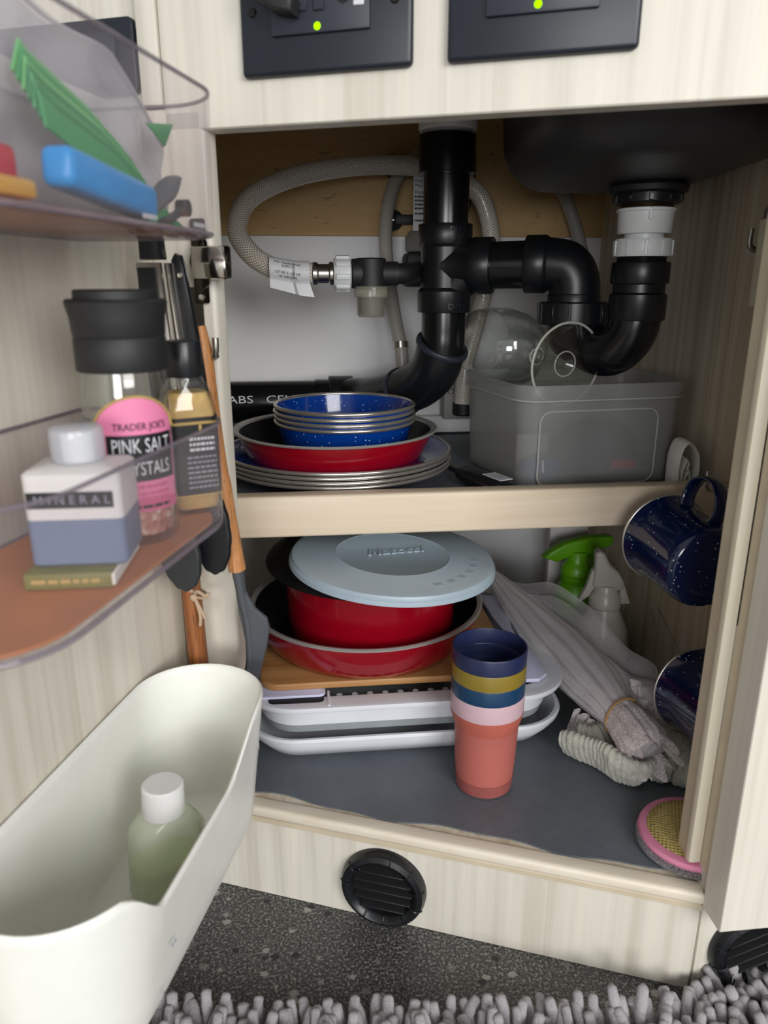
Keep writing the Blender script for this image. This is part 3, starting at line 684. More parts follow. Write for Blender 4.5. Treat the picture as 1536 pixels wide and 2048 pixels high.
part('strainer_mesh', lathe([(0, .5640), (.0125, .5640), (.0125, .5425), (0, .5425)], 28, T(.0735, .836, 0)), 'pumpgrey', st_)
part('pump_port', tube([(.0985, .838, .5845), (.1100, .8420, .5845), (.1190, .8560, .5850), (.1270, .8850, .5870), (.1480, .9300, .590), (.160, .9660, .590)], .0110, 20, 8), 'blackm', st_)
pump = thing('water_pump', 'grey water pump with a white printed label, behind the black stack', 'pump', (.15, 1.02, .56))
part('pump_motor', lathe([(0, 0), (.030, 0), (.034, .003), (.034, .095), (.030, .100), (0, .100)], 36, frame((.181, 1.020, .610), (-.02, .0, 1))), 'pumpgrey', pump)
part('pump_head', box(.130, .219, .966, 1.016, .570, .612, .006, 2), 'blackm', pump)
part('pump_base', lathe([(0, 0), (.028, 0), (.030, .003), (.030, .018), (.024, .026), (0, .026)], 32, frame((.163, 1.003, .613), (0, 0, 1))), 'pumpgrey', pump)
part('motor_label', box(.1390, .1600, .9755, .9770, .637, .7180), 'label', pump, 'white printed label')
for i, (s, z) in enumerate([('Wiring', .7060), ('Switch', .7005), ('Fuse 7', .6945), ('Motor', .6890), ('Require', .6815)]):
    text(s, .0052, lambda u, v, w, z=z: V3((.1410 + u, .9751, z + v)), 'ink', pump, 'label_print', align='LEFT')
for z in (.6765, .6720, .6675, .6630, .6570, .6490): dashes(lambda u, v, w: V3((.1405 + u, .9751, v)), 0, .016, z, .0022, 'ink', pump)
part('label_curl', box(.1490, .1570, .9740, .9752, .622, .637, .0004, 1), 'paper', pump)
for z in (.655, .722): 
    f_ = part('rubber_foot', lathe([(0, .014), (.006, .014), (.0125, .012), (.0140, .004), (.0140, 0), (0, 0)], 28, frame((.1215, 1.0575, z), (.15, -1, 0))), 'blackm', pump)
    part('foot_screw', lathe([(0, .0165), (.003, .0155), (.0038, .0135)], 16, frame((.1215, 1.0575, z), (.15, -1, 0))), 'chrome', f_)
    part('foot_arm', box(.124, .160, 1.035, 1.048, z - .006, z + .006, .002), 'blackm', pump)
solo('supply_hose', tube([(.172, 1.040, .742), (.150, 1.035, .731), (.124, 1.022, .702), (.1115, 1.012, .668), (.107, 1.000, .628), (.110, .988, .580), (.117, .974, .530), (.1235, .965, .495), (.125, .962, .470)], .0085, 16, 8), 'hosegrey', 'greyish smooth hose hanging left of the black stack', 'hose')
solo('hose_clamp', lathe([(.0087, -.004), (.0098, -.004), (.0098, .004), (.0087, .004)], 24, frame((.1232, .9655, .4990), (-.04, .17, 1))), 'steel', 'steel ring near the lower end of the smooth hose', 'clamp')
solo('sink_hose', tube([(.330, 1.040, .740), (.338, 1.036, .708), (.352, 1.028, .678), (.366, 1.020, .640), (.374, 1.010, .600), (.376, 1.005, .55), (.376, 1.00, .47)], .0085, 16, 8), 'hosegrey', 'grey hose hanging behind the sink bowl at the right', 'hose')
for i, (c_, x, lb_) in enumerate([('wirered', .2105, 'dark red wire beside the black stack'), ('black', .2165, 'black wire beside the black stack'), ('hosegrey', .2055, 'grey wire beside the black stack')]):
    solo('wire', tube([(x, 1.00, .76), (x + .003, 1.00, .72), (x + .002, 1.0, .69), (x - .006, 1.0, .655), (x - .016, 1.0, .625)], .0022, 8, 8), c_, lb_, 'wire', 'wires behind the stack')
# small clear filter cup on the back wall by the bin
jar = thing('drain_valve', 'small black valve on a grey block at the back, half hidden by the frosted tub', 'valve', (.207, 1.02, .366))
part('valve_block', box(.190, .232, 1.012, 1.040, .3925, .445, .002), 'pumpgrey', jar)
part('valve_body', cyl((.216, 1.005, .400), (.216, 1.005, .418), .015, 28, None, .002), 'blackm', jar)
part('valve_bolt', cyl((.199, 1.0125, .432), (.199, 1.007, .432), .004, 16, None, .0008), 'steel', jar)

# ================================================================== crockery on the shelf
def ring_profile(r, z, t=.0019):
    return [(r + t * math.cos(a), z + t * math.sin(a)) for a in [2 * pi * k / 10 for k in range(10)]]
px_, py_ = .034, .829
plate = thing('enamel_plate', 'blue speckled enamel plate with steel rim, lowest of the four in the stack', 'plate', (px_, py_, .3662), 'stacked enamel plates on the shelf')
zb = .3662
part('plate_body', lathe([(0, zb + .0012), (.080, zb + .0012), (.086, zb + .003), (.092, zb + .009), (.100, zb + .0125), (.1260, zb + .0162), (.1260, zb + .0152), (.100, zb + .0112), (.0925, zb + .0076), (.087, zb + .0016), (.081, zb), (0, zb)], 72, T(px_, py_, 0)), 'enblue', plate)
part('plate_rim', lathe(ring_profile(.1265, zb + .0155, .0021), 72, T(px_, py_, 0), True), 'rim', plate, 'polished steel rim')
dup(plate, (.0006, -.0004, .0048), 'blue speckled enamel plate with steel rim, second from the bottom of the stack')
dup(plate, (-.0008, .0004, .0096), 'blue speckled enamel plate with steel rim, third from the bottom of the stack')
dup(plate, (.0004, 0, .0144), 'blue speckled enamel plate with steel rim, topmost under the red pan')
zp = zb + .0144 + .0018; cx, cy = .031, .808
pan = thing('red_pan', 'shallow red pan with black inside, on the plates and holding the blue bowls', 'pan', (cx, cy, zp))
part('pan_outer', lathe([(0, zp), (.078, zp), (.086, zp + .0025), (.096, zp + .014), (.1035, zp + .029), (.108, zp + .0400)], 72, T(cx, cy, 0)), 'red', pan)
part('pan_inner', lathe([(0, zp + .0022), (.077, zp + .0022), (.085, zp + .005), (.0945, zp + .016), (.1015, zp + .030), (.1060, zp + .0395)], 72, T(cx, cy, 0)), 'nonstick', pan, 'black nonstick inside')
part('pan_rim', lathe([(.1045, zp + .0393), (.1080, zp + .0390), (.1115, zp + .0398), (.1125, zp + .0412), (.1112, zp + .0424), (.1055, zp + .0412)], 72, T(cx, cy, 0), True), 'panrim', pan, 'bare metal rim')
zw = zp + .0026; bx, by = .0415, .812
bowl = thing('enamel_bowl', 'blue speckled enamel bowl with steel rim, lowest of the four, standing in the red pan', 'bowl', (bx, by, zw), 'stacked enamel bowls in the red pan')
part('bowl_body', lathe([(0, zw + .0014), (.048, zw + .0014), (.058, zw + .005), (.0645, zw + .014), (.0690, zw + .028), (.0740, zw + .0460), (.0752, zw + .0460), (.0702, zw + .027), (.0658, zw + .013), (.0590, zw + .0035), (.049, zw), (0, zw)], 72, T(bx, by, 0)), 'enblue', bowl)
part('bowl_rim', lathe(ring_profile(.0757, zw + .0462, .0022), 72, T(bx, by, 0), True), 'rim', bowl, 'polished steel rim')
dup(bowl, (.0006, -.0006, .0056), 'blue speckled enamel bowl with steel rim, second from the bottom in the red pan')
dup(bowl, (-.0005, .0004, .0112), 'blue speckled enamel bowl with steel rim, third from the bottom in the red pan')
dup(bowl, (.0003, 0, .0172), 'blue speckled enamel bowl with steel rim, the open one on top of its stack')

# ------------------------------------------------------------------ frosted tub, its contents, the goblet, the rolled towel, the lighter
tc = [V3((.2140, .7165, 0)), V3((.4020, .7380, 0)), V3((.3980, .876, 0)), V3((.1810, .884, 0))]
def poly_round(pts, ins, r, z, n=6):
    c = sum(pts, V3()) / len(pts); out = []; m = len(pts)
    for i in range(m):
        p, a, b = pts[i], pts[i - 1], pts[(i + 1) % m]
        ea, eb = (a - p).normalized(), (b - p).normalized(); bis = (ea + eb).normalized(); sn = math.sin(ea.angle(eb) / 2)
        q = p + bis * (ins / sn); rr = max(.002, r - ins); tl_ = rr / math.tan(ea.angle(eb) / 2)
        s, e, ctr = q + ea * tl_, q + eb * tl_, q + bis * (rr / sn)
        v0, v1 = s - ctr, e - ctr; w0 = v0.angle(v1)
        ax = v0.cross(v1).normalized()
        for k in range(n + 1): out.append(ctr + Matrix.Rotation(w0 * k / n, 3, ax) @ v0 + V3((0, 0, z)))
    return out
tub = thing('storage_tub', 'frosted open plastic tub on the right of the shelf with a goblet lying in it', 'tub', (.30, .80, .3665))
z0, z1 = .3662, .4770
part('tub_wall', loft([poly_round(tc, i_, .026, z) for i_, z in ((.012, z0), (.008, z0 + .004), (.004, z1 - .018), (.004, z1 - .0165), (.0010, z1 - .0160), (.0, z1 - .001), (.0006, z1), (.0022, z1 - .001), (.0050, z1 - .018), (.0095, z0 + .005), (.0135, z0 + .0015))], True, True), 'frost', tub)
fn_ = (tc[1] - tc[0]).normalized(); nn_ = V3((fn_.y, -fn_.x, 0))
mf = Matrix(((fn_.x, 0, nn_.x, tc[0].x), (fn_.y, 0, nn_.y, tc[0].y), (0, 1, 0, 0), (0, 0, 0, 1)))   # local (along, up, out)
pan_r = [(p.x, p.y) for p in rrect(.022, .155, z0 + .005, z1 - .027, .012, 0, 5)]
rr_ = []
for p in pan_r: rr_.append(mf @ V3((p[0], p[1], -.0042)))
part('panel_bead', tube(rr_ + [rr_[0]], .0010, 6, 1), 'frostedge', tub, 'raised panel outline')
part('rim_bead', tube([p + V3((0, 0, 0)) for p in poly_round(tc, .0004, .026, z1 - .0158)] + [poly_round(tc, .0004, .026, z1 - .0158)[0]], .0010, 6, 1), 'frostedge', tub)
solo('dark_pouch', xf(lathe([(0, 0), (.030, .002), (.038, .018), (.036, .040), (.022, .055), (0, .058)], 24, None, False, 1.35, .95), T(.322, .790, z0 + .004) @ Matrix.Rotation(R(12), 4, 'Z')), 'greycloth', 'dark blue grey pouch seen dimly through the front of the frosted tub', 'pouch')
solo('navy_bundle', xf(lathe([(0, 0), (.016, .002), (.020, .012), (.016, .024), (0, .030)], 20, None, False, 1.3, 1), T(.252, .762, z0 + .004)), 'enblue', 'small blue bundle at the lower left corner inside the frosted tub', 'bundle')
solo('red_packet', box(.325, .352, .7465, .7525, z0 + .016, z0 + .027, .002, 2), 'redplastic', 'small red packet seen dimly through the frosted tub', 'packet')
solo('pale_packet', box(.226, .262, .772, .778, z0 + .004, z0 + .052, .002, 2, None), 'pumpgrey', 'pale packet standing at the left inside the frosted tub', 'packet')
# goblet: foot towards the camera, bowl lying to the back left
gf, gb = V3((.2625, .7335, .4965)), V3((.207, .905, .5090))
ga = (gb - gf).normalized(); gm = frame(gf, ga)
gob = thing('goblet', 'clear stemmed goblet lying across the frosted tub, its round foot facing out', 'glass', tuple(gf - V3((0, 0, .037))))
part('foot', lathe([(0, .0050), (.012, .0042), (.036, .0022), (.0410, .0026), (.0418, .0010), (.0402, -.0004), (.030, -.0006), (.012, .0006), (0, .0010)], 64, gm), 'glass', gob)
part('foot_edge_glint', lathe(ring_profile(.0412, .0010, .0013), 64, gm, True), 'glassglint', gob)  # pale rings: glints along the glass edges put into the colour
part('foot_ring', lathe(ring_profile(.0125, .0030, .0007), 40, gm, True), 'glassglint', gob)
part('stem_ring', lathe(ring_profile(.0085, .052, .0009), 32, gm, True), 'glassglint', gob)
part('stem', lathe([(.012, .0044), (.0060, .009), (.0045, .018), (.0045, .046), (.0085, .050), (.0055, .053), (.0095, .0565), (.0065, .060), (.0105, .064)], 32, gm), 'glass', gob)
part('goblet_bowl', lathe([(0, .064), (.012, .065), (.026, .071), (.037, .083), (.0430, .100), (.0440, .120), (.0415, .145), (.0385, .166), (.0373, .166), (.0402, .145), (.0427, .120), (.0417, .100), (.0357, .084), (.025, .0728), (.011, .067), (0, .0665)], 64, gm), 'glass', gob)
# folded white towel beside the tub
tw = thing('folded_towel', 'white folded cloth napkin standing between the frosted tub and the right wall', 'towel', (.387, .708, .3665))
part('outer_fold', tube([(.3765, .712, .372), (.3760, .712, .400), (.3800, .7115, .4170), (.3870, .711, .4195), (.3960, .710, .410), (.3985, .7095, .392), (.3950, .709, .372)], .0020, 10, 8, True, 7.0, (0, 1, 0)), 'paper', tw)
part('inner_fold', tube([(.3820, .712, .371), (.3815, .712, .390), (.3855, .7115, .402), (.3895, .711, .398), (.3870, .711, .391), (.3845, .711, .394)], .0018, 10, 8, True, 7.0, (0, 1, 0)), 'paper', tw)
part('middle_fold', tube([(.3860, .712, .3695), (.3860, .712, .384), (.3905, .7115, .391), (.3925, .711, .380), (.3905, .711, .3700)], .0018, 10, 8, True, 6.5, (0, 1, 0)), 'paper', tw)
lg = thing('gas_lighter', 'black long-necked lighter with a white sticker lying beside the frosted tub', 'lighter', (.185, .745, .3662))
la, lb2 = V3((.2000, .701, .3760)), V3((.1690, .778, .3760))
ld = (lb2 - la).normalized(); lm = frame(la, ld, (0, 0, 1))
part('lighter_body', loft([[lm @ V3((s * .0088 * math.cos(2 * pi * k / 20), s * w * math.sin(2 * pi * k / 20), z)) for k in range(20)] for s, w, z in ((.7, .012, 0), (1, .0145, .004), (1, .0155, .030), (1, .0160, .060), (.95, .014, .078), (.62, .0085, .088))]), 'black', lg)
part('metal_neck', tube([lm @ V3((0, 0, .084)), lm @ V3((0, 0, .150))], .0042, 16, 1), 'steel', lg, 'metal neck')
part('sticker', xf(box(.0088, .0094, -.0075, .0085, .005, .036), lm), 'label', lg, 'white printed sticker')
for k in range(4): part('sticker_line', xf(box(.00945, .0096, -.0055 + k * .0033, -.0042 + k * .0033, .008, .033 - .004 * (k % 2)), lm), 'inkgrey', lg)

# ================================================================== lower compartment: rack, boards, pans
FZ = .1142
rk = thing('dish_rack', 'white collapsible two-tier dish rack folded flat under the boards and pans', 'rack', (.095, .78, FZ))
X0, X1, Y0, Y1 = -.074, .262, .6285, .925
def rk_ring(i, z, r=.058): return rrect(X0 + i, X1 - i, Y0 + i, Y1 - i, max(.01, r - i), z, 10)
part('lower_tray', loft([rk_ring(.040, FZ), rk_ring(.020, FZ + .004), rk_ring(.006, FZ + .020), rk_ring(.005, FZ + .0255), rk_ring(.0016, FZ + .0265), rk_ring(.0006, FZ + .0305), rk_ring(.0024, FZ + .0330), rk_ring(.0060, FZ + .0325), rk_ring(.0090, FZ + .027), rk_ring(.022, FZ + .008), rk_ring(.045, FZ + .0055)]), 'rackwhite', rk)
part('folding_band', loft([rk_ring(.0215, FZ + .0300), rk_ring(.0195, FZ + .0395), rk_ring(.0235, FZ + .0395), rk_ring(.0255, FZ + .0300)], False, False, True), 'rackgrey', rk, 'grey rubber folding band')
part('upper_tray', loft([rk_ring(.0180, FZ + .0398), rk_ring(.0155, FZ + .0580), rk_ring(.0100, FZ + .0620), rk_ring(.0012, FZ + .0630), rk_ring(.0002, FZ + .0650), rk_ring(.0008, FZ + .0685), rk_ring(.0040, FZ + .0692), rk_ring(.0230, FZ + .0676), rk_ring(.0240, FZ + .0640), rk_ring(.0280, FZ + .0500)], False, False), 'rackwhite', rk)
part('tray_floor', loft([rk_ring(.0200, FZ + .0430), rk_ring(.0200, FZ + .0455)]), 'rackgrey', rk, 'grey tray floor')
part('tray_divider', box(.0115, .0145, Y0 + .0035, Y0 + .031, FZ + .0678, FZ + .0700, .0006, 1), 'rackwhite', rk)
for k in range(11):
    x = .024 + .0155 * k
    part('prong', xf(lathe([(0, .020), (.003, .0195), (.0042, .012), (.0048, 0), (0, 0)], 12), T(x, Y0 + .0300, FZ + .0455)), 'rackwhite', rk)
part('finger_slot', prism([(p.x, p.y) for p in rrect(-.046, .0085, Y0 + .0115, Y0 + .0235, .0055, 0, 6)], FZ + .0676, FZ + .0694), 'slot', rk, 'dark finger slot')
mz = FZ + .0695
solo('white_board', prism([(p.x, p.y) for p in rrect(-.0715, .0100, .6480, .905, .006, 0, 6)], mz, mz + .0028, None, .0008), 'lavender', 'thin white cutting board showing under the left edge of the bamboo board', 'board')
bz = mz + .0031
brd = solo('bamboo_board', prism([(p.x, p.y) for p in rrect(-.0555, .2080, .6580, .900, .020, 0, 8)], bz, bz + .0075, None, .0016, 3), 'bamboo', 'bamboo cutting board under the large red frying pan', 'board')
bar = [(.2335, .6575), (.2395, .663), (.2405, .700), (.2380, .728), (.2315, .752), (.2325, .775), (.2370, .80), (.2390, .865), (.2150, .868), (.2170, .80), (.2200, .776), (.2225, .752), (.2200, .728), (.2130, .700), (.2105, .6575), (.2140, .653), (.2290, .653)]
solo('white_spatula', prism(bar, mz + .0002, mz + .0045, None, .0012), 'lavender', 'white plastic bar with narrowed middle lying along the right of the dish rack', 'utensil')
cx, cy = .060, .7625; z0 = bz + .0078
fp = thing('frying_pan', 'large red frying pan with black inside and no handle, on the bamboo board', 'pan', (cx, cy, z0))
part('pan_outer', lathe([(0, z0), (.100, z0), (.108, z0 + .0025), (.1165, z0 + .013), (.1230, z0 + .029), (.1262, z0 + .0420)], 80, T(cx, cy, 0)), 'red', fp)
part('pan_inner', lathe([(0, z0 + .0022), (.098, z0 + .0022), (.107, z0 + .0055), (.1145, z0 + .015), (.1210, z0 + .030), (.1240, z0 + .0422)], 80, T(cx, cy, 0)), 'nonstick', fp, 'black nonstick inside')
part('pan_rim', lathe([(.1232, z0 + .0416), (.1262, z0 + .0412), (.1290, z0 + .0425), (.1293, z0 + .0443), (.1275, z0 + .0455), (.1236, z0 + .0444)], 80, T(cx, cy, 0), True), 'panrim', fp, 'bare metal rim')
cx2, cy2 = .0640, .7490; z2 = z0 + .0026; zt = .3000
pot = thing('red_pot', 'deep red cooking pot standing inside the large frying pan, under a cloudy lid', 'pot', (cx2, cy2, z2))
part('pot_outer', lathe([(0, z2), (.080, z2), (.0875, z2 + .003), (.0905, z2 + .012), (.0920, zt - .004)], 72, T(cx2, cy2, 0)), 'red', pot)
part('pot_inner', lathe([(0, z2 + .0025), (.080, z2 + .0025), (.0880, z2 + .012), (.0900, zt - .004)], 72, T(cx2, cy2, 0)), 'nonstick', pot, 'black nonstick inside')
part('pot_rim', lathe([(.0898, zt - .0045), (.0920, zt - .0048), (.0945, zt - .0035), (.0945, zt - .0015), (.092, zt - .0006), (.0900, zt - .0015)], 72, T(cx2, cy2, 0), True), 'label', pot, 'pale rim')
lid1 = solo('black_lid', xf(lathe([(0, .0012), (.080, .0012), (.088, .0020), (.098, .0045), (.110, -.0010), (.1135, -.0050), (.1125, -.0062), (.108, -.0035), (.0970, .0015), (.0950, -.0002), (.086, 0), (0, 0)], 72), T(.0655, .7440, zt - .0002) @ Matrix.Rotation(R(1.5), 4, 'X')), 'nonstick', 'round black lid on the red pot, mostly under the cloudy lid', 'lid')
lm = T(.0815, .6930, .3120) @ Matrix.Rotation(R(3.2), 4, 'Y') @ Matrix.Rotation(R(1.6), 4, 'X')
ld_ = thing('cloudy_lid', 'cloudy blue-white plastic lid with embossed script on top of the pots', 'lid', (.0795, .6890, .306))
part('lid_disc', lathe([(0, .0030), (.0555, .0030), (.0572, .0042), (.0590, .0036), (.0960, .0038), (.1005, .0025), (.1016, -.0008), (.1030, -.0018), (.1036, -.0060), (.1022, -.0062), (.1002, -.0016), (.0985, .0004), (0, .0012)], 96, lm), 'lidblue', ld_)
text('Matossi', .0200, lambda u, v, w: lm @ (Matrix.Rotation(R(14), 3, 'Z') @ V3((u + .004, v + .006, .0030 + w))), 'lidblue', ld_, 'embossed_name', shear=.35, thick=.0011, offset=.0003)
for k in range(6):
    a = R(-66 + 11 * k); part('embossed_mark', xf(box(-.0042, .0042, -.0032, .0032, .0036, .0040, .0002, 1), lm @ Matrix.Rotation(a + pi / 2, 4, 'Z') @ T(0, -.082, 0)), 'lidblue', ld_)

# ------------------------------------------------------------------ stacked tumblers
ux, uy = .1590, .5930
def tumbler(zr, colr, label, first, band=.0150, name='plastic_cup'):
    """zr: height of the rim; straight upper band, then a shoulder and a tapering body"""
    zz = FZ if first else zr - .088
    root = thing(name, label, 'cup', (ux, uy, zz), 'stacked plastic tumblers')
    k = 0 if first else .0022
    body = [(0, zz), (.0235 - k, zz), (.0262 - k, zz + .0015), (.0285 - k, zz + .03), (.0300 - k, zr - band - .016)]
    if first: body += [(.0305, zr - band - .014), (.0335, zr - band - .004), (.0338, zr - band)]
    else: body += [(.0298, zr - band - .002), (.0335, zr - band)]
    part('cup_body', lathe(body + [(.0322, zr - band), (.0286 - k, zr - band - .017), (.0245 - k, zz + .004), (0, zz + .004)], 56, T(ux, uy, 0)), colr[0], root)
    if first:
        part('cup_base', lathe([(.0236, zz), (.0264, zz + .0013), (.0277, zz + .0135), (.0273, zz + .0135), (.0255, zz + .0020)], 56, T(ux, uy, 0), True), 'coraldk', root, 'darker base band')
        part('cup_shoulder', lathe([(.0303, zr - band - .0165), (.0307, zr - band - .0140), (.0337, zr - band - .004), (.0340, zr - band - .0002), (.0334, zr - band - .0002), (.0330, zr - band - .004), (.0300, zr - band - .0145)], 56, T(ux, uy, 0), True), 'coralor', root, 'orange coral shoulder')
    part('cup_band', lathe([(.0338, zr - band), (.0341, zr - .001), (.0337, zr), (.0325, zr), (.0322, zr - .001), (.0318, zr - band)], 56, T(ux, uy, 0), True), colr[1], root, None if colr[0] == colr[1] else 'paler upper band')
    return root
zr = .2160
tumbler(zr, ('coral', 'pinkband'), 'frosted coral tumbler with a pale pink top band, bottom of the stack', True, .0175)
tumbler(zr + .0152, ('cupblue', 'cupblue'), 'petrol blue tumbler, second from the bottom of the stack', False)
tumbler(zr + .0302, ('cupolive', 'cupolive'), 'olive yellow tumbler just under the navy one', False)
tumbler(zr + .0455, ('cupnavy', 'cupnavy'), 'navy tumbler on top of the stack, open at the top', False)

# ------------------------------------------------------------------ mugs on hooks
def hook(p, plate_z, label, drop=.0):
    """adhesive hook: steel plate on the right wall, wire post and upturned J"""
    x, y, z = p
    root = thing('wall_hook', label, 'hook', (WX, y, z))
    part('hook_plate', prism([(q.x, q.y) for q in rrect(-.0155, .0155, plate_z[0], plate_z[1], .004)], 0, .0009, Matrix(((0, 0, -1, WX), (1, 0, 0, y), (0, 1, 0, 0), (0, 0, 0, 1)))), 'steel', root)
    part('hook_wire', tube([(WX - .0006, y, z), (.400, y, z), (x + .006, y, z), (x, y, z + .004), (x, y, z + .018)], .0024, 12, 8), 'steel', root)
    return root
hook((.374, .640, .3880), (.372, .424), 'steel adhesive hook on the right wall carrying the upper mug')
hook((.3960, .6600, .6030), (.592, .640), 'empty steel adhesive hook high on the right wall')
def mug(rc, bc, label, hookdir, hang):
    rc, bc = V3(rc), V3(bc); L_ = .079; ax = (rc - bc).normalized(); bc = rc - ax * L_
    m = frame(bc, ax, hookdir)
    root = thing('enamel_mug', label, 'mug', tuple(bc), 'navy enamel mugs hung on the right wall')
    part('mug_body', lathe([(0, .0022), (.022, .0022), (.0235, .0008), (.030, .0004), (.0345, .0022), (.0368, .006), (.0378, .012), (.0385, .060), (.0400, .0700), (.0425, L_ - .0012), (.0418, L_ - .0005), (.0392, .0700), (.0376, .060), (.0368, .013), (.034, .004), (0, .0036)], 72, m), 'ennavy', root)
    part('mug_rim', lathe(ring_profile(.0424, L_ - .0008, .0013), 72, m, True), 'rim', root, 'thin steel rim')
    hp = [(.0375, .0640), (.050, .0665), (.0630, .0605), (.0690, .0470), (.0680, .0300), (.0570, .0175), (.0470, .0150), (.0375, .0175)]
    part('mug_handle', tube([m @ V3((a, 0, b)) for a, b in hp], .0070, 14, 8, True, .38, ax), 'ennavy', root)
    return root
mug((.337, .637, .3430), (.339, .563, .3395), 'navy speckled enamel mug hanging on the upper wall hook', (.22, .05, 1), .395)
mug((.3640, .594, .2010), (.3655, .520, .2085), 'lower navy speckled mug, half hidden behind the right door edge', (.35, .05, 1), .25)
hook((.3860, .590, .2600), (.242, .298), 'steel adhesive hook on the right wall carrying the lower mug')

# ------------------------------------------------------------------ cleaning things at the back right
sg = thing('green_spray_bottle', 'lime green spray bottle head at the back right corner', 'bottle', (.352, .895, FZ))
gx, gy = .349, .8820
gm_ = T(gx, gy, 0)
part('bottle_body', lathe([(0, FZ), (.026, FZ), (.029, FZ + .004), (.029, .165), (.026, .185), (.0185, .197), (0, .198)], 36, gm_), 'spraygreen', sg)
part('bottle_collar', lathe([(0, .196), (.0190, .196), (.0205, .199), (.0205, .206), (.0190, .207), (.0205, .2085), (.0200, .218), (.0160, .223), (.0140, .226), (.0140, .240), (0, .240)], 36, gm_), 'spraygreen', sg)
hd = [(-.0480, .2330), (-.0300, .2265), (-.0140, .2330), (.0140, .2360), (.0180, .2290), (.0225, .2290), (.0240, .2410), (.0420, .2470), (.0440, .2510), (.0440, .2580), (.0400, .2600), (.0100, .2590), (-.0200, .2520), (-.0380, .2420)]
part('trigger_head', prism(hd, -.0085, .0085, T(gx, gy, 0) @ Matrix(((1, 0, 0, 0), (0, 0, 1, 0), (0, 1, 0, 0), (0, 0, 0, 1))), .004, 3), 'spraygreen', sg)
part('trigger', tube([(gx + .0195, gy, .233), (gx + .026, gy - .002, .222), (gx + .0300, gy - .002, .208)], .0042, 12, 6, True, 1.5), 'spraygreen', sg)
sw = thing('white_spray_bottle', 'milky white spray bottle in front of the green one, its trigger turned forward', 'bottle', (.354, .795, FZ))
wx, wy = .3540, .7960
part('bottle_body', lathe([(0, FZ), (.030, FZ), (.033, FZ + .004), (.0325, .150), (.0290, .172), (.0200, .192), (.0170, .200), (0, .201)], 40, T(wx, wy, 0)), 'spraywhite', sw)
part('bottle_collar', lathe([(0, .199), (.0180, .199), (.0195, .201), (.0190, .214), (.0150, .219), (.0135, .228), (0, .229)], 36, T(wx, wy, 0)), 'spraywhite', sw)
hd2 = [(-.0170, .2260), (.0180, .2220), (.0200, .2330), (.0120, .2460), (.0020, .2540), (-.0060, .2690), (-.0120, .2720), (-.0170, .2690), (-.0165, .2480)]
part('trigger_head', xf(prism(hd2, -.0100, .0100, Matrix(((1, 0, 0, 0), (0, 0, 1, 0), (0, 1, 0, 0), (0, 0, 0, 1))), .004, 3), T(wx, wy, 0) @ Matrix.Rotation(R(-15), 4, 'Z')), 'spraywhite', sw)
part('trigger', xf(prism([(-.0165, .2480), (-.0130, .2260), (-.0200, .2120), (-.0310, .2030), (-.0330, .2045), (-.0240, .2240), (-.0190, .2450)], -.006, .006, Matrix(((1, 0, 0, 0), (0, 0, 1, 0), (0, 1, 0, 0), (0, 0, 0, 1))), .0015), T(wx, wy, 0) @ Matrix.Rotation(R(-15), 4, 'Z')), 'spraywhite', sw)
part('skirt', xf(prism([(.0150, .2230), (.0190, .2330), (.0290, .2060), (.0170, .2050)], -.007, .007, Matrix(((1, 0, 0, 0), (0, 0, 1, 0), (0, 1, 0, 0), (0, 0, 0, 1))), .0015), T(wx, wy, 0) @ Matrix.Rotation(R(-15), 4, 'Z')), 'spraywhite', sw)
solo('white_carton', box(-.0250, .0260, -.018, .018, FZ, .2580, .001, 1, T(.3580, .9500, 0) @ Matrix.Rotation(R(-14), 4, 'Z')), 'cardwhite', 'white carton standing behind the green spray bottle', 'carton')
# folded net food cover
nc = thing('net_food_cover', 'folded white net food cover with a lace edge, tied with a tan band', 'food cover', (.285, .72, .14))
axis = [V3(p) for p in ((.232, .884, .2140), (.2480, .842, .1990), (.2650, .795, .1850), (.2800, .735, .1760), (.2900, .680, .1720), (.2965, .640, .1690), (.3010, .612, .1655), (.3065, .586, .1600), (.3100, .568, .1540))]
def bundle(pts, rad, mat, name, folds, amp, parent=nc, seed=0, thick=0, cap=True, squash=.8):
    P = catmull(pts, 8); fr_ = frames(P, (0, 0, 1)); n = 72; rings = []
    for i, (p, (t, a, b)) in enumerate(zip(P, fr_)):
        s = i / (len(P) - 1); ring = []
        for j in range(n):
            th = 2 * pi * j / n
            w = 1 + amp * (.6 * math.sin(folds * th + seed + 1.5 * s) + .4 * math.sin((folds * 2 + 1) * th + 2.1 * seed + 4 * s)) + .08 * noise.noise(V3((math.cos(th) * 2, math.sin(th) * 2, s * 6 + seed)))
            rr = rad(s) * w
            ring.append(p + a * (rr * squash * math.sin(th)) + b * (rr * math.cos(th)))
        rings.append(ring)
    return part(name, loft(rings, cap, cap), mat, parent, None, 180)
def lerp(tab, s):
    for (a, x), (b, y) in zip(tab, tab[1:]):
        if s <= b: return x + (y - x) * (s - a) / (b - a)
    return tab[-1][1]
bundle(axis[:7], lambda s: lerp([(0, .006), (.25, .022), (.5, .033), (.75, .030), (.92, .022), (1, .0185)], s), 'net', 'net_roll', 7, .13, seed=1)
bundle(axis[:7], lambda s: lerp([(0, .004), (.3, .014), (.6, .021), (.9, .015), (1, .013)], s), 'net', 'inner_roll', 5, .22, seed=3)
bundle(axis[5:], lambda s: lerp([(0, .0190), (.25, .0185), (.55, .0220), (.8, .0235), (1, .0190)], s), 'lace', 'lace_end', 9, .14, seed=2, cap=False)
bundle(axis[5:], lambda s: lerp([(0, .0150), (.5, .0180), (1, .0150)], s), 'net', 'lace_core', 6, .2, seed=5)
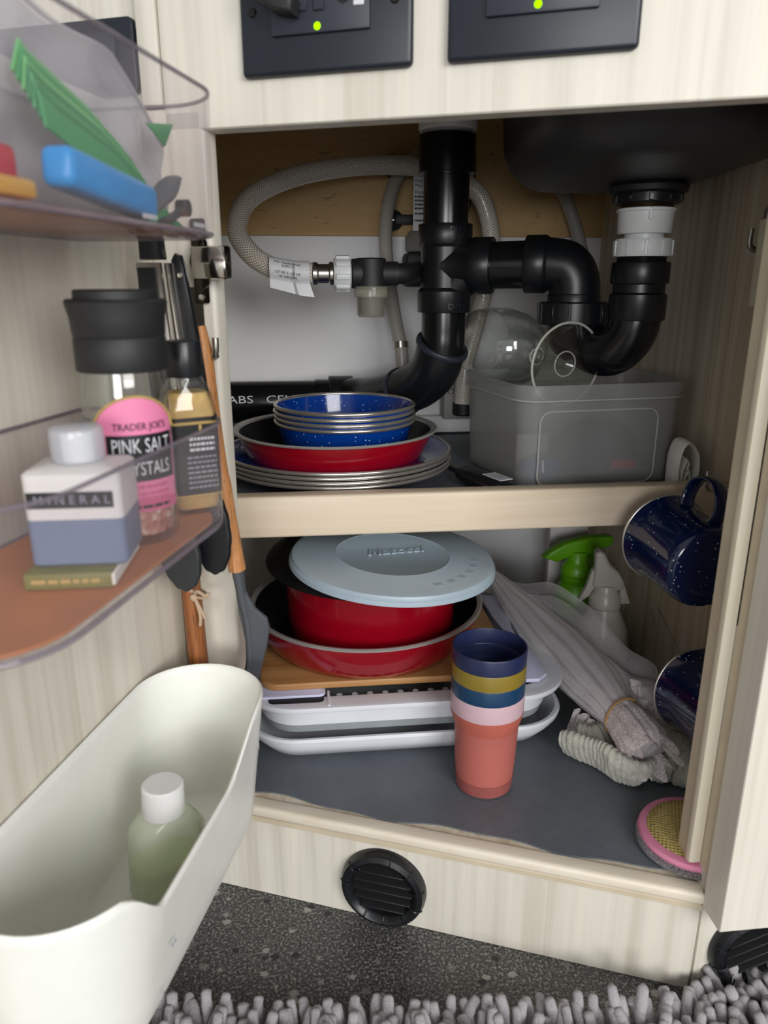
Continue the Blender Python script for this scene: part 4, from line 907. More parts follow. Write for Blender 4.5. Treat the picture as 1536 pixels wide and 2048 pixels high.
part('tie_band', tube([axis[6] + V3((.0205 * math.cos(a) * .94, .0205 * math.cos(a) * .35, .0195 * math.sin(a) - .0005)) for a in [2 * pi * k / 24 for k in range(25)]], .0013, 8, 1, False), 'band', nc, 'tan tie band')
# lace ruffles fraying past the end
for q in range(5):
    a0 = R(20 + 68 * q); c = axis[-1]; dr = (axis[-1] - axis[-2]).normalized()
    def ruf(u, v, a0=a0, q=q):
        th = a0 + (u - .5) * 1.25; rr = .0185 + .0035 * math.sin(u * 9 + q) + v * .004
        return c + V3((math.cos(th) * rr, 0, math.sin(th) * rr * .85)) + dr * (-.010 + v * (.020 + .006 * math.sin(u * 11 + q * 2)))
    part('lace_ruffle', grid(ruf, 18, 8), 'lace', nc, None, 180)
vu = catmull([(.2353, .8684, .2149), (.2632, .8387, .2136), (.2910, .8079, .2252), (.3129, .7729, .2217), (.3283, .7251, .2085), (.3381, .6787, .1981), (.3480, .6415, .2002)], 10)
vl = catmull([(.2318, .8659, .2057), (.2564, .8215, .1895), (.2739, .7748, .1807), (.2888, .7282, .1715), (.2984, .6823, .1624), (.3052, .6442, .1607), (.3220, .6217, .1619)], 10)
def veil(u, v):       # loose net spread to the right over the foot of the white bottle
    k = u * (len(vu) - 1); i = min(int(k), len(vu) - 2); f = k - i
    p = vl[i].lerp(vl[i + 1], f).lerp(vu[i].lerp(vu[i + 1], f), v)
    return p + V3((0, -.010 * math.sin(pi * v) + .003 * math.sin(v * 20 + u * 6), .0045 * math.sin(v * 16 - u * 9) * math.sin(pi * v) + .004 * noise.noise(V3((u * 5, v * 5, 1)))))
part('loose_net', grid(veil, 40, 28), 'net2', nc, None, 180)
part('side_ruffle', grid(lambda u, v: V3((.322, .642, .186)).lerp(V3((.362, .630, .168)), u) + V3((.006 * math.sin(u * 18), -.018 * v + .004 * math.cos(u * 14), -.030 * v + .005 * math.sin(u * 21) * v)), 30, 8), 'lace', nc, None, 180)
part('side_ruffle', grid(lambda u, v: V3((.268, .652, .150)).lerp(V3((.286, .628, .146)), u) + V3((-.010 * v + .004 * math.sin(u * 16), -.004 * v, -.026 * v + .003 * math.sin(u * 19))), 18, 8), 'lace', nc, None, 180)
# crumpled waffle cloth: thick folded strip
wc_ = thing('waffle_cloth', 'crumpled grey-white waffle cloth on the mat under the net cover', 'cloth', (.30, .58, FZ))
def strip(pts, h, th, name, lean=.0, seed=0):
    P = catmull(pts, 24); n = len(P); rings = []
    for i, p in enumerate(P):
        t = (P[min(i + 1, n - 1)] - P[max(i - 1, 0)]); t.z = 0; t.normalize(); s = V3((t.y, -t.x, 0)); u = i / (n - 1)
        hh = h(u) if callable(h) else h
        rib = 1 + .055 * math.sin(i * 1.05 + seed) + .22 * noise.noise(V3((u * 7, seed, 0)))
        ring = []
        for k in range(22):
            a = 2 * pi * k / 22
            bump_ = 1 + .05 * math.sin(a * 5 + i * .18) + .22 * noise.noise(V3((a * 1.6, i * .10, seed)))
            q = p + s * (math.cos(a) * th * rib * bump_ + lean * math.sin(a)) + V3((0, 0, hh * (.5 + .5 * math.sin(a) * (rib * .5 + .5))))
            q.z = max(q.z, FZ + .0006); ring.append(q)
        rings.append(ring)
    return part(name, loft(rings), 'waffle', wc_, None, 180)
z = FZ
strip([(0.2500, 0.6250, z), (0.2640, 0.6060, z), (0.2760, 0.5900, z), (0.2860, 0.5730, z), (0.3000, 0.5660, z), (0.3100, 0.5780, z), (0.3040, 0.5950, z), (0.2940, 0.6150, z)], lambda u: .033 + .010 * math.sin(u * 5), .0090, 'front_fold', .008, 1)
strip([(0.2620, 0.6250, z), (0.2780, 0.6180, z), (0.2910, 0.6250, z), (0.3060, 0.6350, z)], .036, .0140, 'left_fold', 0, 4)
strip([(0.3080, 0.6000, z), (0.3180, 0.5850, z), (0.3260, 0.5740, z), (0.3360, 0.5760, z), (0.3330, 0.5900, z), (0.3280, 0.6050, z)], .028, .0090, 'middle_fold', .002, 2)
strip([(0.3180, 0.6350, z), (0.3360, 0.6100, z), (0.3510, 0.5880, z), (0.3620, 0.5660, z), (0.3720, 0.5500, z)], lambda u: .044 - .014 * u, .0175, 'right_fold', -.004, 3)
strip([(0.3310, 0.5950, z), (0.3460, 0.5720, z), (0.3580, 0.5530, z), (0.3700, 0.5400, z)], .022, .0120, 'edge_fold', 0, 6)
# round scrubbing sponge
sp = thing('scrub_sponge', 'round scrubbing sponge, yellow mesh over pink foam over silver tinsel, by the end door', 'sponge', (.319, .4860, FZ))
sm = T(.3185, .4930, FZ + .0004) @ Matrix.Rotation(R(8), 4, 'Z')
part('tinsel_base', lathe([(0, 0), (.0445, 0), (.0478, .0025), (.0478, .0060), (.0455, .0080), (0, .0080)], 64, sm, False, 1, .95), 'tinsel', sp, 'silver tinsel side')
part('foam_edge', lathe([(0, .0080), (.0455, .0080), (.0468, .0105), (.0455, .0135), (.0405, .0146), (0, .0146)], 64, sm, False, 1, .95), 'spongepink', sp, 'pink foam edge')
part('mesh_top', lathe([(0, .0166), (.030, .0163), (.0385, .0152), (.0402, .0142), (0, .0142)], 64, sm, False, 1, .95), 'spongeyellow', sp, 'yellow mesh top')

# ================================================================== utensils on the left stile
lh = thing('wall_hook', 'steel J hook on the left stile holding the wooden spatula', 'hook', tuple(fr(-.190, -.001, .515)))
part('hook_plate', prism([(q.x, q.y) for q in rrect(-.2050, -.1880, .520, .5720, .003)], -.0012, -.0003, MFRONT @ Matrix(((1, 0, 0, 0), (0, 0, 1, 0), (0, 1, 0, 0), (0, 0, 0, 1)))), 'dkchrome', lh, 'dark steel plate')
part('hook_wire', tube([fr(-.1800, -.001, .5215), fr(-.1780, -.012, .5215), fr(-.1715, -.022, .5225), fr(-.1680, -.024, .527), fr(-.1675, -.024, .537)], .0026, 12, 8), 'steel', lh)
sp_ = thing('spatula', 'spatula with a light wooden handle and a grey angled silicone head, hanging by the opening', 'spatula', tuple(fr(-.165, -.022, .24)))
hp = [fr(-.1800, -.022, .5450), fr(-.1785, -.022, .5300), fr(-.1755, -.022, .4900), fr(-.1715, -.022, .4450), fr(-.1670, -.022, .4000), fr(-.1625, -.022, .3560)]
part('wooden_handle', tube(hp, lambda s: .0052 + .0030 * min(1, s * 9) - .0022 * math.sin(pi * min(1, max(0, s - .1) / .9)) * .6 + (.0010 if s > .6 else 0), 18, 8, True, .75), 'beech', sp_, 'light wooden handle')
nk = [fr(-.1625, -.022, .3575), fr(-.1600, -.022, .3350), fr(-.1560, -.022, .3050), fr(-.1565, -.022, .2750), fr(-.1630, -.022, .2500), fr(-.1690, -.022, .2280)]
part('silicone_rib', tube(nk, lambda s: .0072 - .0028 * min(1, s * 3), 14, 8, True, .7), 'silicone', sp_)
bl = [(-.1655, .3540), (-.1590, .3545), (-.1560, .3380), (-.1480, .3240), (-.1385, .3170), (-.1365, .3080), (-.1400, .2900), (-.1490, .2600), (-.1570, .2320), (-.1600, .2230), (-.1700, .2240), (-.1690, .2450), (-.1590, .2680), (-.1585, .2950), (-.1630, .3200)]
part('silicone_blade', prism(bl, -.0245, -.0205, MFRONT @ Matrix(((1, 0, 0, 0), (0, 0, 1, 0), (0, 1, 0, 0), (0, 0, 0, 1))), .0012), 'silicone', sp_, 'grey silicone blade')
ws = thing('wooden_spoon', 'long brown wooden spoon handle tied with twine, hanging between the door and the stile', 'spoon', tuple(fr(-.205, -.03, .20)))
hs_ = [fr(-.2060, -.024, .4300), fr(-.2045, -.024, .3600), fr(-.2035, -.024, .3000), fr(-.2025, -.024, .2400), fr(-.2015, -.024, .1900)]
part('spoon_handle', tube(hs_, lambda s: .0100 + .0012 * s, 20, 8, True, .75), 'walnut', ws)
part('spoon_bowl', lathe([(0, .0), (.012, .004), (.020, .022), (.021, .040), (.013, .060), (.009, .072), (0, .073)], 28, frame(fr(-.2010, -.024, .205), (0, 0, -1), F) @ Matrix.Scale(.45, 4, V3((0, 1, 0))), False), 'walnut', ws)
tz = .3360
part('twine_loop', tube([fr(-.2045 + .0118 * math.cos(a), -.024 + .0098 * math.sin(a), tz + .006 * math.cos(a + 2.4)) for a in [2 * pi * k / 20 for k in range(21)]], .0014, 8, 1), 'twine', ws, 'twine tied round the handle')
for pts in ([(-.196, -.034, .334), (-.191, -.037, .340), (-.184, -.038, .3375), (-.181, -.037, .3390), (-.186, -.036, .3345), (-.196, -.034, .333)], [(-.196, -.034, .333), (-.192, -.036, .325), (-.190, -.037, .317), (-.191, -.037, .310)], [(-.196, -.034, .333), (-.190, -.036, .324), (-.186, -.037, .317)]):
    part('twine_end', tube([fr(*p) for p in pts], .0013, 8, 6), 'twine', ws)
part('twine_knot', lathe([(0, -.003), (.003, -.001), (.003, .001), (0, .003)], 12, frame(fr(-.196, -.035, .333), N)), 'twine', ws)
tg = thing('tongs', 'stainless kitchen tongs with black grips and black scalloped heads, hanging by the hinge', 'tongs', tuple(fr(-.185, -.05, .35)))
SW = MFRONT @ Matrix(((1, 0, 0, 0), (0, 0, 1, 0), (0, 1, 0, 0), (0, 0, 0, 1)))   # prism drawn in (u, z), thickness along off
part('grip_end', prism([(-.2035, .5900), (-.1870, .5900), (-.1890, .6180), (-.1935, .6260), (-.1995, .6260), (-.2030, .6180)], -.058, -.046, SW, .003), 'siliconebk', tg, 'black hinged end')
part('steel_arm', prism([(-.2045, .5880), (-.1860, .5880), (-.1800, .4900), (-.1780, .4200), (-.2000, .4200), (-.2030, .4900)], -.060, -.056, SW, .0010), 'steel', tg)
part('arm_grip', prism([(-.2025, .5850), (-.1890, .5850), (-.1840, .4900), (-.1990, .4800), (-.2020, .5200)], -.0620, -.0600, SW, .0008), 'black', tg, 'black grip')
part('second_grip', prism([(-.1850, .5900), (-.1820, .5945), (-.1775, .5930), (-.1755, .5860), (-.1690, .5400), (-.1640, .4900), (-.1600, .4200), (-.1720, .4200), (-.1790, .4900), (-.1830, .5400)], -.048, -.042, SW, .002), 'black', tg, 'black grip')
part('steel_edge', prism([(-.1882, .5880), (-.1850, .5880), (-.1760, .4900), (-.1700, .4200), (-.1750, .4200), (-.1805, .4900)], -.052, -.040, SW, .0010), 'steel', tg)
part('rivet', lathe([(0, .0010), (.0016, .0008), (.0021, 0)], 14, frame(fr(-.1782, -.0481, .5800), -N)), 'chrome', tg)
def scallop(cu, cz, w, h, off, rot, mat, name):
    pts = []
    for k in range(72):
        a = 2 * pi * k / 72; s = 1 + (.035 * abs(math.sin(a * 7)) if math.sin(a) < .6 else 0)
        x, z_ = w * math.cos(a) * s, h * math.sin(a) * s; c_, s_ = math.cos(rot), math.sin(rot)
        pts.append((cu + x * c_ - z_ * s_, cz + x * s_ + z_ * c_))
    return part(name, prism(pts, off, off + .006, SW, .0022, 3), mat, tg)
h1_ = scallop(-.1895, .3845, .0170, .0330, -.0640, R(8), 'siliconedk', 'tong_head'); h1_['label'] = 'dark grey scalloped head'
scallop(-.1690, .3990, .0165, .0360, -.0520, R(4), 'siliconebk', 'tong_head')
part('head_stud', xf(lathe([(0, .0012), (.006, .0010), (.007, 0)], 24), frame(fr(-.1980, -.0641, .3930), -N, F) @ Matrix.Scale(1.4, 4, V3((0, 1, 0)))), 'cardwhite', tg, 'pale oval stud')

# ================================================================== bins on the open door
def bin_outline(d0, d1, w, r, n=10, back_r=.004, off0=.0012):
    out = [(d1 - back_r, off0), (d0 + back_r, off0), (d0, off0 + back_r)]
    for i in range(n + 1): a = R(180 - 90 * i / n); out.append((d0 + r + r * math.cos(a), w - r + r * math.sin(a)))
    for i in range(n + 1): a = R(90 - 90 * i / n); out.append((d1 - r + r * math.cos(a), w - r + r * math.sin(a)))
    out.append((d1, off0 + back_r)); return out
def oring(d0, d1, w, r, ins, z, off0=.0012):
    return [dp(a, b, z) for a, b in bin_outline(d0 + ins, d1 - ins, w - ins, max(.004, r - ins), 10, .004, off0 + ins)]
def clear_bin(label, d0, d1, w, r, z0, z1):
    root = thing('door_bin', label, 'bin', tuple(dp((d0 + d1) / 2, w / 2, z0)), 'clear door bins')
    part('bin_wall', loft([oring(d0, d1, w, r, i_, z) for i_, z in ((.010, z0), (.004, z0 + .0015), (.0022, z0 + .005), (0, z1), (.0018, z1), (.0040, z0 + .0055), (.0065, z0 + .003), (.012, z0 + .0022))]), 'clearbin', root)
    q = oring(d0, d1, w, r, .0009, z1); part('bin_lip', tube(q + [q[0]], .0011, 8, 1, False), 'clearrim', root)
    q = oring(d0, d1, w, r, .0035, z0 + .0022); part('bin_foot', tube(q + [q[0]], .0014, 8, 1, False), 'clearrim', root)
    part('bin_liner', loft([oring(d0, d1, w, r, .0085, z0 + .0026), oring(d0, d1, w, r, .0085, z0 + .0044)]), 'liner', root, 'terracotta liner')
    return root
clear_bin('clear plastic bin low on the open door, holding salt, spices and a blue-white bottle', .118, .345, .1090, .044, .4355, .4982)
ub_ = clear_bin('clear plastic bin high on the open door, stuffed with bags and clips', .105, .345, .1080, .040, .5985, .6715)
for d_ in (.205, .150): dashes(lambda u, v, w, d_=d_: dp(d_ - u, .1030, v), -.007, .007, .6045, .0022, 'label', ub_, 'moulded_mark')
FLz = .4355 + .0046
def kz(z): return .5715 + (z - .5750) * .925
def front_of(ctr, zc, rad, face):   # surface of a round jar, face = direction the label looks to
    b0 = math.atan2(face[1], face[0])
    def fn(u, v, w): a = b0 + u / rad; return V3((ctr.x + math.cos(a) * (rad + w), ctr.y + math.sin(a) * (rad + w), zc + v))
    return fn
def band(fn, u0, u1, v0, v1, w, top=None, nu=20):
    """label patch on a round jar; top(u 0..1) gives the upper edge"""
    return grid(lambda a, b: fn(u0 + (u1 - u0) * a, v0 + ((top(a) if top else v1) - v0) * b, w), nu, 6)
jc = dp(.1880, .0715, 0); sr = .0222
salt = thing('salt_grinder', 'tall glass jar of pink salt with a black grinder cap and a pink label', 'jar', (jc.x, jc.y, FLz))
jm = T(jc.x, jc.y, 0)
part('jar_glass', lathe([(0, FLz), (sr - .003, FLz), (sr, FLz + .004), (sr, kz(.520)), (sr - .001, kz(.530)), (.0207, kz(.534)), (.0188, kz(.534)), (sr - .0035, kz(.528)), (sr - .002, kz(.519)), (sr - .0022, FLz + .006), (0, FLz + .004)], 48, jm), 'glass', salt)
part('salt_fill', lathe([(0, FLz + .0045), (sr - .004, FLz + .0050), (sr - .0026, FLz + .008), (sr - .0026, kz(.4560)), (.010, kz(.4585)), (0, kz(.4575))], 40, jm), 'saltpink', salt, 'pink salt crystals')
part('grinder_cap', lathe([(0, kz(.5755)), (.0198, kz(.5755)), (.0207, kz(.5745)), (.0207, kz(.5700)), (.0241, kz(.5705)), (.0253, kz(.5690)), (.0236, kz(.5610)), (.0230, kz(.5515)), (.0224, kz(.5505)), (.0230, kz(.5495)), (.0230, kz(.5330)), (.0225, kz(.5320)), (0, kz(.5320))], 56, jm), 'blackm', salt, 'black grinder cap')
face = V3((0, 0, 0)) - jc; face = (Matrix.Rotation(R(7), 3, 'Z') @ V3((face.x, face.y, 0))).normalized()
fnj = front_of(jc, 0, sr + .0004, face)
part('label_back', band(fnj, -.0215, .0235, kz(.4540), kz(.5100), 0, lambda a: kz(.5010) + .0165 * math.sin(pi * min(1, max(0, a))) ** .6), 'pink', salt, 'pink paper label')
arch = [fnj(-.0225 + .047 * a, kz(.5010) + .0172 * math.sin(pi * a) ** .6, .0003) for a in [k / 24 for k in range(25)]]
part('label_border', tube(arch, .0007, 6, 1), 'gold', salt, 'gold border')
part('label_panel', band(fnj, -.0150, .0215, kz(.4720), kz(.4985), .0004), 'blacklabel', salt, 'black name panel')
part('label_foot', band(fnj, -.0205, .0225, kz(.4545), kz(.4605), .0004), 'pinkdk', salt)
text("TRADER JOE'S", .0052, lambda u, v, w: fnj(u + .003, kz(.5030) + v, .0008), 'ink', salt, 'label_print', xs=.86)
text('PINK SALT', .0105, lambda u, v, w: fnj(u + .003, kz(.4920) + v, .0010), 'inkwhite', salt, 'label_print', xs=.62)
text('CRYSTALS', .0100, lambda u, v, w: fnj(u + .003, kz(.4790) + v, .0010), 'inkwhite', salt, 'label_print', xs=.62)
for i, z_ in enumerate((.4688, .4648, .4617, .4572)):
    dashes(lambda u, v, w: fnj(u + .003, v, .0010), -.0125, .0125, kz(z_), .0017, 'pinkdk' if i < 3 else 'ink', salt)
mc = dp(.1340, .0800, 0)
mus = thing('spice_bottle', 'tall square spice bottle with tan powder and a black label, behind the pink salt jar', 'bottle', (mc.x, mc.y, FLz))
fm = (V3((0, 0, 0)) - mc); yaw = math.atan2(fm.y, fm.x) + pi / 2 + R(14)
mm_ = T(mc.x, mc.y, 0) @ Matrix.Rotation(yaw, 4, 'Z')
def sq(h, r, z): return [mm_ @ p for p in rrect(-h, h, -h, h, r, z, 5)]
part('bottle_glass', loft([sq(.0128, .004, FLz), sq(.0147, .005, FLz + .003), sq(.0147, .005, kz(.5010)), sq(.0133, .007, kz(.5120)), sq(.0100, .0095, kz(.5205)), sq(.0100, .0105, kz(.5230))]), 'glass', mus)
part('powder_fill', loft([sq(.0119, .004, FLz + .003), sq(.0134, .005, FLz + .006), sq(.0134, .005, kz(.5000)), sq(.0110, .006, kz(.5120))]), 'mustard', mus, 'tan powder')
part('bottle_cap', loft([sq(.0104, .0100, kz(.5215)), sq(.0108, .0104, kz(.5225)), sq(.0108, .0104, kz(.5430)), sq(.0102, .0098, kz(.5440))]), 'black', mus, 'black cap')
part('neck_ring', loft([sq(.0105, .0100, kz(.5160)), sq(.0105, .0100, kz(.5190))]), 'glass', mus)
part('label_back', loft([sq(.0150, .0052, kz(.4470)), sq(.0150, .0052, kz(.4925))], False, False), 'blacklabel', mus, 'black paper label')
for z_ in (kz(.4455), kz(.4930)): part('label_border', loft([sq(.0152, .0053, z_), sq(.0152, .0053, z_ + .0010)], False, False), 'gold', mus, 'gold line')
part('label_top', loft([sq(.0151, .0052, kz(.4948)), sq(.0151, .0052, kz(.4972))], False, False), 'blacklabel', mus)
fq = lambda u, v, w: mm_ @ V3((u, -.0153 - w, v))
for z_ in (.4835, .4800, .4765): dashes(lambda u, v, w: fq(u, v, 0), -.004, .011, kz(z_), .0017, 'inkwhite', mus)
for i in range(7): dashes(lambda u, v, w: fq(u, v, 0), -.006, .012, kz(.4715 - i * .0033), .0012, 'inkgrey', mus)
part('label_emblem', xf(prism([(-.0008, 0), (.0008, 0), (.0005, .0030), (.0010, .0045), (0, .0060), (-.0010, .0045)], -.0156, -.0153, mm_ @ T(.003, 0, kz(.4868)) @ Matrix(((1, 0, 0, 0), (0, 0, 1, 0), (0, 1, 0, 0), (0, 0, 0, 1)))), I4()), 'gold', mus)
# notebook lying on the liner, bottle standing on it
lc = dp(.2400, .0740, 0); fl_ = (V3((0, 0, 0)) - lc); yaw = math.atan2(fl_.y, fl_.x) + pi / 2 - R(17)
bm_ = T(lc.x, lc.y, 0) @ Matrix.Rotation(yaw, 4, 'Z')
nb = thing('notebook', 'small olive green booklet lying flat under the blue and white bottle', 'booklet', (lc.x, lc.y, FLz))
part('booklet_cover', xf(box(-.0235, .0160, -.0260, .0260, FLz + .0002, FLz + .0080, .0010, 2), bm_), 'olivebook', nb)
part('pages', xf(box(.0110, .0172, -.0256, .0256, FLz + .0012, FLz + .0072, .0004, 1), bm_), 'paper', nb, 'white page block')
dashes(lambda u, v, w: bm_ @ V3((u - .004, -.0263, v)), -.016, .016, FLz + .0042, .0020, 'gold', nb, 'spine_print')
bb = FLz + .0083
mb = thing('square_bottle', 'squat square bottle, white above and blue-grey below, with a clear cap', 'bottle', (lc.x, lc.y, bb))
def bq(ix, r, z, hx_=.0218, hy_=.0178): return [bm_ @ V3((p.x, p.y, z)) for p in rrect(-hx_ + ix, hx_ - ix, -hy_ + ix, hy_ - ix, max(.0015, r - ix), 0, 5)]
part('bottle_lower', loft([bq(.0015, .0035, bb), bq(0, .0035, bb + 0.0014), bq(0, .0035, bb + 0.0227)]), 'bluewater', mb, 'blue-grey lower half')
part('bottle_upper', loft([bq(0, .0035, bb + 0.0228), bq(0, .0035, bb + 0.0439), bq(.0020, .0035, bb + 0.0454), bq(.0090, .002, bb + 0.0468)]), 'cardwhite', mb, 'white upper half')
part('name_band', xf(box(-.0200, .0182, -.0182, -.0178, bb + 0.0284, bb + 0.0360), bm_), 'ink', mb, 'black name band')
text('MINERAL', .0058, lambda u, v, w: bm_ @ V3((u, -.0184 - w, bb + 0.0322 + v)), 'inkgrey', mb, 'label_print', space=1.6)
part('clear_cap', lathe([(0, bb + 0.0634), (.0102, bb + 0.0634), (.0118, bb + 0.0623), (.0122, bb + 0.0605), (.0122, bb + 0.0497), (.0114, bb + 0.0472), (0, bb + 0.0468)], 36, T(lc.x, lc.y, 0)), clear('clear_cap', '#cfd2da', .5, .1), mb, 'clear ribbed cap')
part('cap_core', lathe([(0, bb + 0.0605), (.0074, bb + 0.0605), (.0074, bb + 0.0472), (0, bb + 0.0472)], 28, T(lc.x, lc.y, 0)), 'whiteplastic', mb)
# ------------------------------------------------------------------ things in the upper bin
UZ = .5985 + .0046
def sheet(pts, th, mat, label, cat_, name, group=None):
    """flat thing outlined in (d, z) on the plane off, thickness th"""
    off = pts[0][2]
    return solo(name, prism([(p[0], p[1]) for p in pts], off, off + th, MDOOR @ Matrix(((1, 0, 0, 0), (0, 0, 1, 0), (0, 1, 0, 0), (0, 0, 0, 1))), min(.0008, th * .3)), mat, label, cat_, group)
zb_ = thing('zip_bag', 'cloudy grey plastic bag sticking up out of the upper door bin', 'bag', tuple(dp(.20, .04, UZ)))
def pillow(u, v, s):
    d = .335 - u * .222
    top = lerp([(0, .700), (.55, .6980), (.82, .6860), (.93, .6680), (1, .6520)], u)
    z_ = UZ + .002 + v * (top - UZ - .002 + .0025 * math.sin(u * 17))
    b = .014 * math.sin(pi * u) ** .6 * math.sin(pi * min(1, v * .96 + .02)) ** .5
    return dp(d, .044 + .024 * u * u + s * b + .0035 * math.sin(u * 14 + v * 6) * math.sin(pi * v) + .002 * math.sin(u * 31 - v * 9) * math.sin(pi * v), z_)
part('bag_front', grid(lambda u, v: pillow(u, v, 1), 40, 16), 'bag', zb_, None, 180)
part('bag_back', grid(lambda u, v: pillow(u, v, -1), 40, 16), 'bag', zb_, None, 180)
part('bag_seal', tube([pillow(k / 20, 1, 0) for k in range(21)], .0011, 8, 2), 'clearrim', zb_)
gs = thing('green_bags', 'sheaf of green plastic bags standing slanted in the upper door bin', 'bags', tuple(dp(.16, .06, UZ)))
for k in range(7):
    o_ = .0705 + .0020 * k; t_ = .022 + k * .0016
    prof = [(.2200 + t_, .6690 - k * .0035), (.2370, .6660 - k * .004), (.1970, .6540 - k * .0035), (.1600, .6380 - k * .0035), (.1330, .6170 - k * .0016), (.1240, UZ + .0015), (.1380 + k * .005, UZ + .0015), (.1420 + t_, .6240 - k * .0026), (.2020, .6400 - k * .003), (.2490, .6560 - k * .0035)]
    part('bag_sheet', prism(prof, o_, o_ + .0014, MDOOR @ Matrix(((1, 0, 0, 0), (0, 0, 1, 0), (0, 1, 0, 0), (0, 0, 0, 1))), .0004, 1), ('greenlit', 'green', 'greenlit', 'greenshade', 'green', 'greenshade', 'green')[k], gs)  # bags are all one green; alternating tones put the shading into the colour
sheet([(.1570, .6535, .080), (.1250, .6585, .080), (.1370, .6455, .080)], .001, 'green', 'small green triangle of film sticking up beside the sheaf of green bags', 'bag', 'green_film')
solo('blue_clip', xf(box(-.040, .040, -.007, .007, -.0078, .0078, .004, 3), T(*dp(.2260, .0940, UZ + .0120)) @ Matrix.Rotation(math.atan2(-D.y, -D.x) + R(3), 4, 'Z') @ Matrix.Rotation(R(-5), 4, 'Y')), 'skyblue', 'bright blue plastic box leaning in front of the green bags', 'clip')
solo('red_packet', xf(box(-.030, .030, -.006, .006, -.009, .009, .003, 2), T(*dp(.3000, .0780, UZ + .0130)) @ Matrix.Rotation(math.atan2(-D.y, -D.x), 4, 'Z')), 'redplastic', 'red packet at the near end of the upper door bin', 'packet')
solo('yellow_packet', xf(box(-.032, .032, -.006, .006, -.0035, .0035, .002, 2), T(*dp(.3100, .0900, UZ + .0050)) @ Matrix.Rotation(math.atan2(-D.y, -D.x), 4, 'Z')), 'yellow', 'yellow packet lying at the front of the upper door bin', 'packet')
bc = thing('bag_clip', 'dark grey clip at the hinge end of the upper door bin', 'clip', tuple(dp(.117, .080, UZ)))
part('clip_jaw', tube([dp(.172, .085, UZ + .006), dp(.152, .084, UZ + .016), dp(.136, .082, UZ + .0250), dp(.124, .080, UZ + .0280)], lambda s: .0030 + .0042 * math.sin(pi * s), 12, 8, True, .5), 'silicone', bc)
part('clip_arm', tube([dp(.160, .088, UZ + .003), dp(.146, .086, UZ + .006), dp(.132, .084, UZ + .010)], .0032, 12, 8, True, .6), 'siliconedk', bc)
part('clip_spring', lathe([(0, -.004), (.0045, -.003), (.0045, .003), (0, .004)], 18, frame(dp(.140, .090, UZ + .0110), DN)), 'steel', bc, 'bright metal spring')
# ------------------------------------------------------------------ ivory bin near the floor
W0, W1 = .0500, .3150; ww = .1010
iv = thing('waste_bin', 'ivory plastic bin with a scooped front, hung low on the open door', 'bin', tuple(dp(.18, .05, .166)))
def ss(a, b, x): t_ = min(1, max(0, (x - a) / (b - a))); return t_ * t_ * (3 - 2 * t_)
def iv_top(d, off):
    dip = ss(.085, .165, d) * (1 - ss(.252, .288, d)) * ss(.045, .085, off)
    return .2820 - .030 * dip
def iv_ring(k, ins, top=None, dz=0):
    """k 0 = foot, 1 = rim"""
    pts = []
    tp_ = .011 * (1 - k)
    d0, d1, w = W0 + tp_ + ins, W1 - tp_ - ins, ww - tp_ * 1.1 - ins; r = .047 - ins - tp_ * .3
    n = 24; o0 = .0015 + ins
    fl = [(d0 + r * .62 + (d1 - d0 - r * 1.24) * i / 30, o0) for i in range(31)][::-1]
    c1 = []; 
    for i in range(1, n): a = R(-100 - 80 * i / n) if False else 0
    # right (hinge-side) end: rounded from the back to the front
    def arc(cx_, sgn):
        out = []
        for i in range(1, n):
            a = pi * i / n; xx = math.sin(a); yy = -math.cos(a)
            rx = r * (1.0 if yy > 0 else .62)
            out.append((cx_ + sgn * (r * xx if yy > 0 else r * .62 * xx + r * .38 * xx), (o0 + w) / 2 + yy * (w - o0) / 2))
        return out
    cL, cR = d1 - r, d0 + r
    fl = [(cL + (cR - cL) * i / 30, o0) for i in range(31)]
    fr2 = [(cR + (cL - cR) * i / 60, w) for i in range(61)]
    seq = fl + arc(cR, -1) + fr2 + arc(cL, 1)[::-1]
    for d, off in seq:
        zt_ = iv_top(d, off)
        pts.append(dp(d, off, (.166 + (zt_ - .166) * k) + dz))
    return pts
ks = [0, .04, .12, .3, .5, .7, .85, .95, 1.0]
outer = [iv_ring(0, .008)] + [iv_ring(k, 0 if k > .04 else .0025) for k in ks[1:]]
inner = [iv_ring(1, .0012, None, .0010)] + [iv_ring(k, .0028) for k in ks[:1:-1]] + [iv_ring(.05, .006), iv_ring(.05, .016)]
part('bin_body', loft(outer + inner, True, True), 'bin_white', iv, None, 60)
for d, off, z_ in ((.243, .0985, .2140), (.2465, .0985, .2145), (.255, .0950, .1880)):
    part('ink_spot', xf(lathe([(0, .0004), (.0009, .0003), (.0012, 0)], 10), frame(dp(d, off + .0002, z_), DN)), 'inkgrey', iv)
so_c = dp(.1660, .0520, 0); SZ = .1725
soap = thing('soap_bottle', 'small clear bottle of green soap with a white cap, standing in the ivory bin', 'bottle', (so_c.x, so_c.y, SZ))
sa = math.atan2(-so_c.y, -so_c.x) + pi / 2 + R(20)
som = T(so_c.x, so_c.y, SZ) @ Matrix.Rotation(sa, 4, 'Z') @ Matrix.Rotation(R(3), 4, 'Y')
def sor(a, b, r, z, cxo=0): return [som @ V3((p.x + cxo, p.y, z)) for p in rrect(-a, a, -b, b, r, 0, 6)]
part('bottle_shell', loft([sor(.0215, .0135, .010, 0), sor(.0240, .0155, .012, .003), sor(.0240, .0155, .012, .044), sor(.0225, .0150, .012, .052), sor(.0165, .0140, .0125, .0590), sor(.0125, .0120, .0115, .0615)]), 'soap', soap)
part('soap_liquid', loft([sor(.0200, .0120, .010, .002), sor(.0225, .0140, .011, .004), sor(.0225, .0140, .011, .0240)]), 'soapliq', soap, 'green liquid')
